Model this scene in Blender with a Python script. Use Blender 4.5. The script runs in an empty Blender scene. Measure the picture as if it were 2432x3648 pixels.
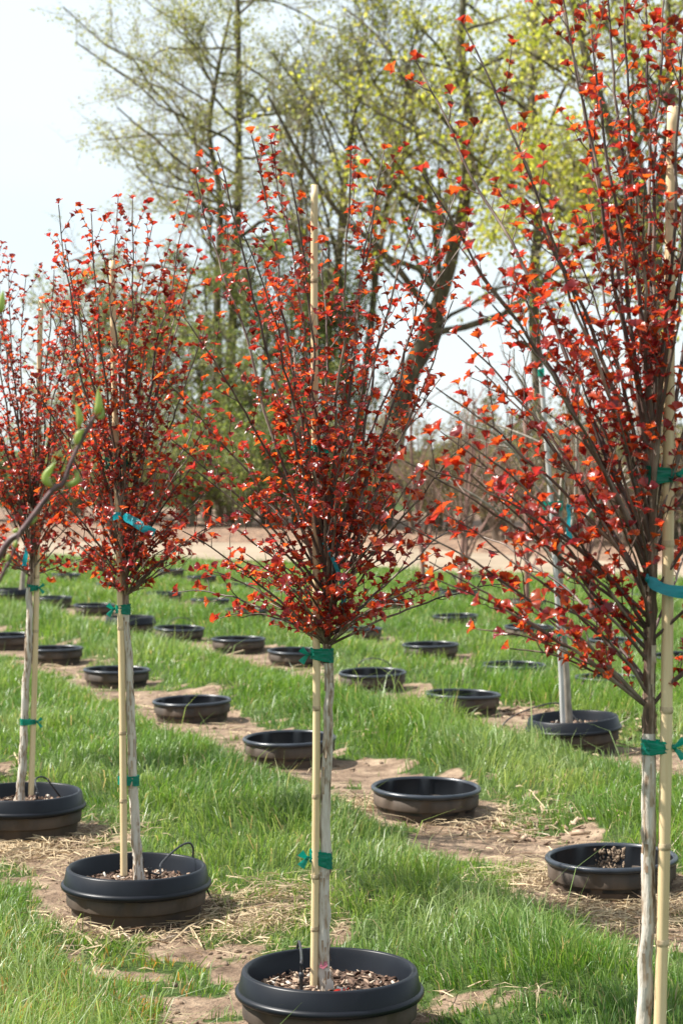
import bpy, math, random
import numpy as np
from mathutils import Vector, Matrix

random.seed(7)
rng = np.random.default_rng(11)
scene = bpy.context.scene
col = scene.collection

# ------------------------------------------------------------------ camera, sky, sun, exposure
CAM_H = 1.35
F = 7093.0            # focal length in pixels of the 2432 px wide photograph (70 mm)
cam_d = bpy.data.cameras.new('camera')
cam = bpy.data.objects.new('camera', cam_d); col.objects.link(cam)
cam.location = (0, 0, CAM_H); cam.rotation_euler = (math.radians(90), 0, 0)
cam_d.lens = 70; cam_d.sensor_width = 36; cam_d.sensor_fit = 'AUTO'
cam_d.shift_y = -224 / 3648
cam_d.clip_start = 0.05; cam_d.clip_end = 4000
cam_d.dof.use_dof = True; cam_d.dof.focus_distance = 4.5; cam_d.dof.aperture_fstop = 9.0
scene.camera = cam

SUN_EL = math.radians(50)
SUN_AZ = (-0.985, 0.06)      # horizontal direction towards the sun
w = bpy.data.worlds.new('World'); scene.world = w; w.use_nodes = True
nt = w.node_tree; nt.nodes.clear()
sky = nt.nodes.new('ShaderNodeTexSky'); sky.sky_type = 'NISHITA'; sky.sun_disc = False
sky.sun_elevation = SUN_EL; sky.sun_rotation = math.atan2(SUN_AZ[0], SUN_AZ[1])
sky.air_density = 1.0; sky.dust_density = 0.6; sky.ozone_density = 1.2
# thin high cloud veil all over the sky
tc = nt.nodes.new('ShaderNodeTexCoord'); mp = nt.nodes.new('ShaderNodeMapping')
mp.inputs['Scale'].default_value = (1.0, 1.0, 2.6)
ns = nt.nodes.new('ShaderNodeTexNoise'); ns.inputs['Scale'].default_value = 1.5; ns.inputs['Detail'].default_value = 5
rp = nt.nodes.new('ShaderNodeValToRGB')
rp.color_ramp.elements[0].position = 0.36; rp.color_ramp.elements[0].color = (0.5, 0.5, 0.5, 1)
rp.color_ramp.elements[1].position = 0.66; rp.color_ramp.elements[1].color = (0.92, 0.92, 0.92, 1)
mx = nt.nodes.new('ShaderNodeMixRGB'); mx.inputs[2].default_value = (6.7, 7.5, 7.9, 1)
bg = nt.nodes.new('ShaderNodeBackground'); bg.inputs[1].default_value = 0.062
wo = nt.nodes.new('ShaderNodeOutputWorld')
L = nt.links.new
L(tc.outputs['Generated'], mp.inputs[0]); L(mp.outputs[0], ns.inputs[0]); L(ns.outputs[0], rp.inputs[0])
L(rp.outputs[0], mx.inputs[0]); L(sky.outputs[0], mx.inputs[1]); L(mx.outputs[0], bg.inputs[0]); L(bg.outputs[0], wo.inputs[0])

sl = bpy.data.lights.new('sun', 'SUN'); sl.energy = 4.3; sl.angle = math.radians(0.5); sl.color = (1, 0.955, 0.88)
so = bpy.data.objects.new('sun', sl); col.objects.link(so)
sd = Vector((SUN_AZ[0] * math.cos(SUN_EL), SUN_AZ[1] * math.cos(SUN_EL), math.sin(SUN_EL))).normalized()
so.rotation_euler = (-sd).to_track_quat('-Z', 'Y').to_euler(); so.location = (-20, 0, 30)

vs = scene.view_settings
vs.view_transform = 'Standard'; vs.look = 'None'; vs.gamma = 1; vs.use_curve_mapping = False
vs.exposure = 1.3

# ------------------------------------------------------------------ helpers
def W(px, py, d):                      # photograph pixel at a depth -> place in metres
    return np.array([(px - 1216) / F * d, d, CAM_H - (py - 1600) / F * d])
def U(ux, uy, d): return W(ux * 1.55102, uy * 1.55102, d)

def tag(o, label=None, cat=None, group=None, kind=None):
    if label: o['label'] = label
    if cat: o['category'] = cat
    if group: o['group'] = group
    if kind: o['kind'] = kind
    return o
def empty(name, loc, label=None, cat=None, group=None):
    o = bpy.data.objects.new(name, None); col.objects.link(o); o.location = loc; o.empty_display_size = 0.05
    return tag(o, label, cat, group)
def mesh(name, verts, faces, mat=None, smooth=False, colr=None):
    """verts Nx3; faces: list of int arrays (each MxK)"""
    me = bpy.data.meshes.new(name)
    verts = np.asarray(verts, dtype=np.float32)
    if not isinstance(faces, list): faces = [faces]
    faces = [np.asarray(f, dtype=np.int32) for f in faces if len(f)]
    me.vertices.add(len(verts)); me.vertices.foreach_set('co', verts.ravel())
    nl = sum(f.size for f in faces); npoly = sum(len(f) for f in faces)
    me.loops.add(nl); me.polygons.add(npoly)
    me.loops.foreach_set('vertex_index', np.concatenate([f.ravel() for f in faces]))
    tot = np.concatenate([np.full(len(f), f.shape[1], dtype=np.int32) for f in faces])
    st = np.concatenate([[0], np.cumsum(tot)[:-1]]).astype(np.int32)
    me.polygons.foreach_set('loop_start', st)
    try: me.polygons.foreach_set('loop_total', tot)
    except Exception: pass
    if smooth: me.polygons.foreach_set('use_smooth', np.ones(npoly, dtype=bool))
    if colr is not None:
        a = me.attributes.new('Col', 'FLOAT_COLOR', 'POINT')
        c = np.ones((len(verts), 4), dtype=np.float32); c[:, :colr.shape[1]] = colr
        a.data.foreach_set('color', c.ravel())
    me.update(calc_edges=True); me.validate()
    if mat: me.materials.append(mat)
    return me
def obj(name, me, parent=None, loc=None):
    o = bpy.data.objects.new(name, me); col.objects.link(o)
    if loc is not None: o.location = loc
    if parent is not None: o.parent = parent
    return o
def copy_tree(o, parent=None):
    c = o.copy(); col.objects.link(c); c.parent = parent
    for ch in o.children: copy_tree(ch, c)
    return c

def tubes(P, R, sides=5, cap=False):
    """P [T,K,3], R [T,K] -> verts, quads"""
    P = np.asarray(P, float); R = np.asarray(R, float)
    if P.ndim == 2: P = P[None]; R = R[None]
    T, K, _ = P.shape
    t = np.gradient(P, axis=1); t /= np.linalg.norm(t, axis=2, keepdims=True) + 1e-9
    tot = P[:, -1] - P[:, 0]; tot /= np.linalg.norm(tot, axis=1, keepdims=True) + 1e-9
    ref = np.where((np.abs(tot[:, 2:3]) > 0.8), np.array([[0.31, 0.95, 0.02]]), np.array([[0.02, 0.05, 1.0]]))
    n = np.cross(t, ref[:, None, :]); n /= np.linalg.norm(n, axis=2, keepdims=True) + 1e-9
    b = np.cross(t, n)
    a = np.linspace(0, 2 * np.pi, sides, endpoint=False)
    V = P[:, :, None, :] + R[:, :, None, None] * (np.cos(a)[None, None, :, None] * n[:, :, None, :] + np.sin(a)[None, None, :, None] * b[:, :, None, :])
    idx = np.arange(T * K * sides).reshape(T, K, sides)
    i0 = idx[:, :-1, :]; i1 = idx[:, 1:, :]
    q = np.stack([i0, np.roll(i0, -1, 2), np.roll(i1, -1, 2), i1], -1).reshape(-1, 4)
    return V.reshape(-1, 3), q
class Bag:
    def __init__(s): s.v = []; s.f = {}; s.c = []; s.n = 0
    def add(s, v, f, c=None):
        v = np.asarray(v, float); fs = f if isinstance(f, list) else [f]
        for q in fs:
            q = np.asarray(q, dtype=np.int64)
            if q.size: s.f.setdefault(q.shape[1], []).append(q + s.n)
        s.v.append(v); s.n += len(v)
        if c is not None:
            c = np.asarray(c, float)
            if c.ndim == 1: c = np.repeat(c[None], len(v), 0)
            s.c.append(c)
        return s
    def mesh(s, name, mat=None, smooth=False):
        return mesh(name, np.concatenate(s.v), [np.concatenate(q) for q in s.f.values()], mat, smooth, np.concatenate(s.c) if s.c else None)
BOXQ = np.array([[0,3,2,1],[4,5,6,7],[0,1,5,4],[1,2,6,5],[2,3,7,6],[3,0,4,7]])
def boxv(sx, sy, sz): return np.array([[x*sx, y*sy, z*sz] for z in (-.5, .5) for x, y in ((-.5,-.5),(.5,-.5),(.5,.5),(-.5,.5))])
def lathe(prof, seg=64, rmod=None):
    prof = np.asarray(prof, float); n = len(prof)
    a = np.linspace(0, 2*np.pi, seg, endpoint=False)
    r = np.repeat(prof[:, :1], seg, 1)
    if rmod is not None: r = r + rmod(a, n)
    V = np.stack([r*np.cos(a), r*np.sin(a), np.repeat(prof[:, 1:2], seg, 1)], -1).reshape(-1, 3)
    idx = np.arange(n*seg).reshape(n, seg)
    q = np.stack([idx[:-1], np.roll(idx[:-1], -1, 1), np.roll(idx[1:], -1, 1), idx[1:]], -1).reshape(-1, 4)
    return V, q
def vnoise(x, y, seed=0):
    x = np.asarray(x, float); y = np.asarray(y, float)
    xi = np.floor(x).astype(np.int64); yi = np.floor(y).astype(np.int64); fx = x - xi; fy = y - yi
    def h(a, b):
        n = (a * 374761393 + b * 668265263 + seed * 974634787) & 0x7fffffff
        n = ((n ^ (n >> 13)) * 1274126177) & 0x7fffffff
        n = ((n ^ (n >> 15)) * 2246822519) & 0x7fffffff
        return ((n ^ (n >> 14)) & 0xffff) / 65535.0
    ux = fx*fx*(3-2*fx); uy = fy*fy*(3-2*fy)
    return (h(xi, yi)*(1-ux) + h(xi+1, yi)*ux)*(1-uy) + (h(xi, yi+1)*(1-ux) + h(xi+1, yi+1)*ux)*uy
def fbm(x, y, seed=0, o=3):
    s = 0; a = 0.5; tot = 0
    for k in range(o):
        s = s + a*vnoise(x*2**k, y*2**k, seed+k*17); tot += a; a *= .5
    return s/tot
def sstep(a, b, x):
    t = np.clip((x-a)/(b-a), 0, 1); return t*t*(3-2*t)
def norm(v): return v / (np.linalg.norm(v, axis=-1, keepdims=True) + 1e-9)
def resample(pts, n):
    pts = np.asarray(pts, float)
    # Catmull-Rom through the points
    out = []; m = len(pts); ts = np.linspace(0, m-1, n)
    pp = np.vstack([2*pts[0]-pts[1], pts, 2*pts[-1]-pts[-2]])
    for t in ts:
        i = min(int(t), m-2); u = t-i; a, b, c, d = pp[i:i+4]
        out.append(0.5*((2*b)+(c-a)*u+(2*a-5*b+4*c-d)*u*u+(3*b-a-3*c+d)*u**3))
    return np.array(out)

# ------------------------------------------------------------------ materials
def newmat(name):
    m = bpy.data.materials.new(name); m.use_nodes = True
    n = m.node_tree.nodes; p = n['Principled BSDF']
    return m, n, m.node_tree.links.new, p
def noise(n, l, scale, detail=4, coord='Object', stretch=None, rough=0.6):
    t = n.new('ShaderNodeTexCoord'); x = n.new('ShaderNodeTexNoise')
    x.inputs['Scale'].default_value = scale; x.inputs['Detail'].default_value = detail; x.inputs['Roughness'].default_value = rough
    if stretch:
        mm = n.new('ShaderNodeMapping'); mm.inputs['Scale'].default_value = stretch
        l(t.outputs[coord], mm.inputs[0]); l(mm.outputs[0], x.inputs[0])
    else: l(t.outputs[coord], x.inputs[0])
    return x
def ramp(n, l, src, stops):
    r = n.new('ShaderNodeValToRGB'); cr = r.color_ramp
    while len(cr.elements) < len(stops): cr.elements.new(0.5)
    for e, (p, c) in zip(cr.elements, stops): e.position = p; e.color = (*c, 1)
    l(src, r.inputs[0]); return r
def bump(n, l, p, src, strength=0.4, dist=0.01):
    b = n.new('ShaderNodeBump'); b.inputs['Strength'].default_value = strength; b.inputs['Distance'].default_value = dist
    l(src, b.inputs['Height']); l(b.outputs[0], p.inputs['Normal']); return b
def simple(name, stops, scale=20, rough=0.6, stretch=None, bmp=0.0, bd=0.005, spec=0.5, detail=5):
    m, n, l, p = newmat(name)
    x = noise(n, l, scale, detail, stretch=stretch); r = ramp(n, l, x.outputs[0], stops)
    l(r.outputs[0], p.inputs['Base Color']); p.inputs['Roughness'].default_value = rough
    p.inputs['Specular IOR Level'].default_value = spec
    if bmp: bump(n, l, p, x.outputs[0], bmp, bd)
    return m
def leafmat(name, trans=0.5, rough=0.45, tgain=(1.6, 1.6, 1.6), spec=0.5, vein=False):
    m, n, l, p = newmat(name)
    a = n.new('ShaderNodeAttribute'); a.attribute_name = 'Col'
    l(a.outputs['Color'], p.inputs['Base Color']); p.inputs['Roughness'].default_value = rough
    p.inputs['Specular IOR Level'].default_value = spec
    t = n.new('ShaderNodeBsdfTranslucent'); g = n.new('ShaderNodeMixRGB'); g.blend_type = 'MULTIPLY'; g.inputs[0].default_value = 1
    g.inputs[2].default_value = (*tgain, 1); l(a.outputs['Color'], g.inputs[1]); l(g.outputs[0], t.inputs[0])
    mxs = n.new('ShaderNodeMixShader'); mxs.inputs[0].default_value = trans
    l(p.outputs[0], mxs.inputs[1]); l(t.outputs[0], mxs.inputs[2]); l(mxs.outputs[0], n['Material Output'].inputs[0])
    return m
M = {}
M['collar'] = simple('pot_collar_plastic', [(0.3, (.005, .0065, .010)), (0.62, (.008, .010, .015)), (0.82, (.022, .023, .026))], 9, 0.38, bmp=.05, bd=.002, spec=.26)
M['wall'] = simple('pot_wall_dusty', [(0.28, (.020, .018, .017)), (0.45, (.055, .039, .028)), (0.7, (.10, .068, .047))], 7, 0.75, stretch=(1, 1, .5), bmp=.08, bd=.003)
M['inner'] = simple('pot_inner_plastic', [(0.3, (.007, .008, .010)), (0.75, (.016, .018, .022))], 6, 0.33, stretch=(1, 1, .4))
M['rim'] = simple('socket_rim_plastic', [(0.35, (.014, .018, .026)), (0.7, (.03, .036, .048))], 14, 0.32)
M['mud'] = simple('dried_mud', [(0.3, (.16, .11, .075)), (0.7, (.34, .25, .17))], 30, .9, bmp=.6, bd=.01)
M['soilmix'] = simple('potting_mix', [(0.3, (.03, .018, .012)), (0.55, (.10, .06, .04)), (0.8, (.20, .14, .1))], 60, .95, bmp=.8, bd=.01)
M['bamboo'] = simple('bamboo_cane', [(0.25, (.52, .36, .19)), (0.5, (.66, .50, .29)), (0.75, (.72, .58, .37))], 3, 0.42, stretch=(30, 30, 1.2), bmp=.06, bd=.001)
M['node'] = simple('bamboo_node', [(0.3, (.20, .13, .07)), (0.6, (.55, .42, .26))], 60, .6, bmp=.3, bd=.002)
M['bark'] = simple('peeling_bark', [(0.30, (.07, .042, .026)), (0.39, (.27, .19, .125)), (0.46, (.50, .44, .37)), (0.75, (.64, .60, .54))], 2.2, .85, stretch=(34, 34, 7), bmp=.9, bd=.006)
M['bark_dark'] = simple('peeling_bark_brown', [(0.34, (.03, .018, .012)), (0.5, (.14, .085, .055)), (0.68, (.40, .32, .25))], 2.2, .85, stretch=(34, 34, 6), bmp=.9, bd=.006)
M['twig'] = simple('red_tree_twig', [(0.3, (.03, .017, .014)), (0.5, (.095, .058, .045)), (0.68, (.32, .25, .20))], 14, .6, stretch=(1, 1, .5), bmp=.2, bd=.001)
M['strip'] = simple('bark_strip', [(0.3, (.16, .075, .035)), (0.5, (.40, .30, .21)), (0.7, (.58, .52, .45))], 25, .8)
M['redleaf'] = leafmat('red_leaf', 0.50, 0.30, (2.3, 2.9, 1.3), 0.65)
def tape(name, c, t):
    m, n, l, p = newmat(name)
    x = noise(n, l, 40, 3, stretch=(1, 1, 4)); r = ramp(n, l, x.outputs[0], [(0.3, tuple(k*.65 for k in c)), (.7, c)])
    l(r.outputs[0], p.inputs['Base Color']); p.inputs['Roughness'].default_value = .28
    tr = n.new('ShaderNodeBsdfTranslucent'); tr.inputs[0].default_value = (*t, 1)
    ms = n.new('ShaderNodeMixShader'); ms.inputs[0].default_value = .3
    l(p.outputs[0], ms.inputs[1]); l(tr.outputs[0], ms.inputs[2]); l(ms.outputs[0], n['Material Output'].inputs[0])
    bump(n, l, p, x.outputs[0], .5, .004); return m
M['green_tape'] = tape('green_tie_tape', (.0, .25, .17), (.0, .45, .33))
M['blue_tape'] = tape('blue_flagging_tape', (.01, .30, .36), (.02, .5, .6))
M['tube'] = simple('drip_tube_plastic', [(0.3, (.015, .015, .017)), (.7, (.035, .036, .04))], 20, .4)
M['straw'] = leafmat('dry_straw', 0.2, .7, (1.2, 1.1, 1))
M['grass'] = leafmat('grass_blade', 0.40, .40, (1.75, 1.6, 1.1), .5)
M['chips'] = leafmat('bark_chips', 0.0, .85, (1, 1, 1), .3)
M['clod'] = simple('soil_clod', [(0.3, (.13, .085, .055)), (.7, (.27, .19, .13))], 25, .95, bmp=.5, bd=.01)
M['pipe'] = simple('grey_conduit', [(0.3, (.33, .32, .31)), (.7, (.50, .49, .47))], 10, .5, stretch=(6, 6, 1))
M['greybark'] = simple('grey_young_bark', [(0.3, (.14, .115, .09)), (.6, (.34, .29, .235)), (.8, (.48, .43, .36))], 6, .8, stretch=(8, 8, 2), bmp=.3)
M['redbark'] = simple('reddish_young_bark', [(0.3, (.11, .05, .04)), (.7, (.30, .16, .12))], 8, .7, stretch=(6, 6, 1.5))
M['mossbark'] = simple('mossy_bark', [(0.3, (.045, .038, .028)), (.55, (.12, .10, .065)), (.75, (.20, .19, .10))], 3.5, .9, stretch=(2, 2, .7), bmp=.8, bd=.05)
M['bgtwig'] = simple('tree_twig_bark', [(0.3, (.15, .125, .085)), (.7, (.30, .26, .18))], 2, .8)
M['brush'] = simple('bare_brush', [(0.3, (.13, .095, .07)), (.7, (.30, .23, .17))], 2, .85)
M['bgleaf'] = leafmat('spring_leaf', 0.5, .5, (2.0, 1.9, 1.6))
M['bud'] = leafmat('swelling_bud', 0.4, .4, (1.6, 1.6, 1.3))
M['stem'] = simple('budding_stem', [(0.3, (.05, .022, .025)), (.7, (.16, .085, .08))], 60, .5)
M['stick'] = simple('weathered_stick', [(0.3, (.26, .20, .14)), (.7, (.55, .47, .38))], 20, .8, bmp=.3)
M['pinkflag'] = tape('pink_flagging', (.75, .22, .30), (.8, .3, .4))

# ------------------------------------------------------------------ where everything stands
def gbase(y): return -0.025 * np.maximum(0, np.minimum(y, 30) - 8.5)
def solve(px, py, h):
    d = 10.0
    for _ in range(40): d = (CAM_H - float(gbase(d)) - h) * F / (py - 1600)
    return np.array([(px - 1216) / F * d, d])
R1 = [np.array([0.505, 3.34]), np.array([-0.027, 4.54]), np.array([-0.588, 5.72]), np.array([-1.10, 6.90]), np.array([-1.66, 8.08])]
SOCKET_PX = {
 2: [(2176, 3053), (1517, 2805), (1031, 2629), (684, 2495), (417, 2385), (193, 2309), (30, 2262)],
 3: [(1647, 2471), (1326, 2395), (1058, 2318), (850, 2275), (640, 2237), (337, 2155), (190, 2128)],
 4: [(2169, 2413), (1827, 2368), (1532, 2295), (1272, 2238), (1048, 2206), (877, 2171), (749, 2135), (583, 2112), (400, 2078), (237, 2045)],
 5: [(2428, 2335), (2190, 2279), (1884, 2232), (1621, 2193), (1373, 2137), (1037, 2104), (845, 2082), (718, 2053), (607, 2030)],
 6: [(2215, 2119), (1985, 2094)],
}
PLANTED_PX = {3: [(2039, 2552), (465, 2196), (45, 2097)], 6: [(2110, 2160), (1875, 2135), (1635, 2105), (1510, 2094), (1660, 2050)]}
sockets = []; planted_far = []
for r, l_ in SOCKET_PX.items():
    for p in l_: sockets.append((r, *solve(*p, 0.115)))
for r, l_ in PLANTED_PX.items():
    for p in l_: planted_far.append((r, *solve(*p, 0.165)))
rows = {1: [tuple(p) for p in R1]}
for r, x, y in sockets + planted_far: rows.setdefault(r, []).append((x, y))
def rowline(r):
    p = np.array(sorted(rows[r], key=lambda q: q[1])); k = np.polyfit(p[:, 1], p[:, 0], 1)
    return k
RL = {r: rowline(r) for r in (1, 2, 3, 4, 5)}
POTXY = np.array([p for r in rows for p in rows[r]])
def rowdist(x, y, which=(1, 2, 3)):
    d = np.full(np.shape(x), 9.0)
    for r in which:
        k = RL[r]; d = np.minimum(d, np.abs(x - (k[0]*y + k[1])) / math.hypot(1, k[0]))
    return d
def ground_z(x, y):
    x = np.asarray(x, float); y = np.asarray(y, float)
    near = 1 - sstep(22, 31, y)
    d = rowdist(x, y, (1, 2, 3, 4, 5))
    h = 0.07 * sstep(0.16, 0.62, d) + 0.012
    return gbase(y) + near * (h + 0.035*(fbm(x*1.3, y*1.3, 3) - .5) + 0.016*(fbm(x*7, y*7, 9) - .5))
def potdist(x, y):
    x = np.asarray(x, float); y = np.asarray(y, float); d = np.full(x.shape, 9.0)
    for p in POTXY: d = np.minimum(d, np.hypot(x-p[0], y-p[1]))
    return d
def path_near(x): return 32.3 - np.where(x > 0, 1.35, .45)*np.clip(x, -30, 9)
def path_far(x): return 39.2 - np.where(x > 0, 1.4, .2)*np.clip(x, -30, 9)
def dirtmask(x, y, pd=None):
    x = np.asarray(x, float); y = np.asarray(y, float)
    nz = .6*fbm(x*2.4, y*2.4, 21, 4) + .4*fbm(x*8.3, y*8.3, 27, 2)
    m = np.zeros(x.shape)
    for r, wd, amt in ((1, .22, .85), (2, .24, 1.0), (3, .19, .95), (4, .12, .45), (5, .12, .4)):
        d = rowdist(x, y, (r,))
        m = np.maximum(m, amt * (1 - sstep(wd*.45, wd*1.3, d + (nz-.5)*1.35)))
    # the strip right of the middle pot, towards the biggest tree, has grown over with short grass
    over = sstep(3.75, 4.1, y) * (1 - sstep(4.55, 4.75, y)) * sstep(-.02, .15, x) * (1-sstep(.5, .7, x))
    over = np.maximum(over, (1 - sstep(4.1, 4.3, y)) * sstep(.1, .25, x)*.8)
    m = m * (1 - .93*over)
    pd = potdist(x, y) if pd is None else pd
    return np.clip(np.maximum(m, .9*(1 - sstep(.22, .36, pd + (nz-.5)*.35))*(1-.7*over)), 0, 1)

# ------------------------------------------------------------------ ground, path, bank
def axis(segs): return np.unique(np.round(np.concatenate([np.arange(a, b, s) for a, b, s in segs]), 4))
far = [12, 15, 20, 28, 40, 60, 100, 180, 350, 700, 1500]
gx = np.concatenate([-np.array(far[::-1], float), axis([(-10, -3.2, .2), (-3.2, 3.2, .05), (3.2, 10.01, .2)]), np.array(far, float)])
gy = np.concatenate([[-1500, -500, -150, -50, -20, -8, -3, 0, 1.2, 2], axis([(2.5, 12, .05), (12, 30, .16), (30, 45, .6)]), [46, 50, 58, 70, 100, 160, 300, 600, 1500, 3000]])
X, Y = np.meshgrid(gx, gy); Z = ground_z(X, Y); PD = potdist(X, Y); DM = dirtmask(X, Y, PD)
DM = np.where(Y > 30, 0, DM)
nx, ny = len(gx), len(gy); idx = np.arange(nx*ny).reshape(ny, nx)
q = np.stack([idx[:-1, :-1], idx[:-1, 1:], idx[1:, 1:], idx[1:, :-1]], -1).reshape(-1, 4)
inside = (PD.ravel() < .168)
q = q[~inside[q].all(1)]
m, n, l, p = newmat('ground_soil_and_turf')
a = n.new('ShaderNodeAttribute'); a.attribute_name = 'Col'
n1 = noise(n, l, 9, 6); n2 = noise(n, l, 45, 5); n3 = noise(n, l, 2.2, 4)
soil = ramp(n, l, n1.outputs[0], [(.3, (.085, .055, .036)), (.48, (.20, .138, .095)), (.72, (.37, .275, .19))])
turf = ramp(n, l, n2.outputs[0], [(.3, (.025, .042, .010)), (.6, (.055, .09, .020)), (.8, (.12, .12, .045))])
add = n.new('ShaderNodeMath'); add.operation = 'MULTIPLY_ADD'; add.inputs[1].default_value = .5; add.inputs[2].default_value = -.25
l(n2.outputs[0], add.inputs[0])
sm = n.new('ShaderNodeMath'); sm.operation = 'ADD'; l(a.outputs['Fac'], sm.inputs[0]); l(add.outputs[0], sm.inputs[1])
fr = ramp(n, l, sm.outputs[0], [(.3, (0, 0, 0)), (.5, (1, 1, 1))])
mxr = n.new('ShaderNodeMixRGB'); l(fr.outputs[0], mxr.inputs[0]); l(turf.outputs[0], mxr.inputs[1]); l(soil.outputs[0], mxr.inputs[2])
l(mxr.outputs[0], p.inputs['Base Color']); p.inputs['Roughness'].default_value = .95; p.inputs['Specular IOR Level'].default_value = .2
bb = n.new('ShaderNodeMixRGB'); bb.inputs[0].default_value = .5; l(n1.outputs[0], bb.inputs[1]); l(n2.outputs[0], bb.inputs[2])
bump(n, l, p, bb.outputs[0], 1.0, .035)
tag(obj('ground', mesh('ground', np.stack([X, Y, Z], -1).reshape(-1, 3), q, m, True, np.repeat(DM.reshape(-1, 1), 3, 1))), kind='structure')
def gz(x, y):
    return float(ground_z(x, y))

def strip(name, f0, f1, prof, mat, nxs=260):
    xs = np.linspace(-60, 60, nxs); v = np.linspace(0, 1, len(prof)); V = []
    for k, (t, h) in enumerate(prof):
        y = f0(xs) + (f1(xs)-f0(xs))*t if f1 else f0(xs) + t
        wob = (fbm(xs*.9, xs*0+k*.0, 31 if k < len(prof)/2 else 57)-.5)*1.0*(k in (0, len(prof)-1)) if f1 else 0
        z = gbase(y + wob) + h + (0 if h < .05 else .12*(fbm(xs*1.1, y*1.1, 5)-.5))
        V.append(np.stack([xs, y + wob, z], -1))
    V = np.array(V); i = np.arange(V.shape[0]*nxs).reshape(V.shape[0], nxs)
    qq = np.stack([i[:-1, :-1], i[:-1, 1:], i[1:, 1:], i[1:, :-1]], -1).reshape(-1, 4)
    return tag(obj(name, mesh(name, V.reshape(-1, 3), qq, mat, True)), kind='structure')
mp_ = simple('packed_dirt_path', [(.3, (.22, .165, .115)), (.6, (.31, .245, .175)), (.8, (.38, .31, .23))], 1.2, .95, bmp=.3, bd=.03)
strip('path', path_near, path_far, [(t, .03) for t in np.linspace(0, 1, 14)], mp_)
mb_ = simple('leaf_litter_mulch', [(.30, (.06, .038, .025)), (.45, (.17, .105, .07)), (.6, (.30, .19, .125)), (.8, (.42, .30, .21))], 7, .95, bmp=1, bd=.08, detail=8)
strip('mulch_bank', path_far, None, [(-.6, -.02), (0, .05), (1, .12), (2.2, .18), (3.5, .22), (5, .22), (8, .22), (12, .22), (17, .2), (20, -.1)], mb_, 500)
BANK = .22

# ------------------------------------------------------------------ pots
SEG = 96
def panelmod(amp, rowsel):
    def f(a, n):
        ph = (a * 8 / (2*np.pi)) % 1.0
        on = ((ph > .10) & (ph < .90)).astype(float)
        r = np.zeros((n, len(a)))
        for k in rowsel: r[k] += amp*on
        return r
    return f
# socket pot, origin at rim height
def socket_meshes():
    wall = [(.192, -.004), (.190, -.020), (.1895, -.022), (.187, -.055), (.1865, -.058), (.1805, -.061), (.1795, -.064), (.175, -.11), (.168, -.20), (.155, -.36)]
    V, q_ = lathe(wall, SEG, panelmod(.0045, (2, 3, 4)))
    inn = [(.150, -.355), (.163, -.20), (.168, -.105), (.1685, -.076), (.177, -.072), (.1775, -.070), (.181, -.012), (.1835, -.002)]
    V2, q2 = lathe(inn, SEG, panelmod(.004, (4, 5, 6)))
    fl = lathe([(.150, -.355), (.001, -.357)], SEG)
    wl = Bag().add(V, q_[:, ::-1]).mesh('socket_wall', M['wall'], False)
    il = Bag().add(V2, q2[:, ::-1]).add(*fl).mesh('socket_liner', M['inner'], False)
    rim = [(.1835, -.002), (.185, .004), (.190, .0065), (.196, .0055), (.2005, .001), (.2005, -.006), (.197, -.011), (.192, -.012), (.190, -.006)]
    rv, rq = lathe(rim, SEG)
    rl = Bag().add(rv, rq[:, ::-1]).mesh('socket_rim', M['rim'], True)
    return wl, il, rl
SOCK = socket_meshes()
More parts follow.
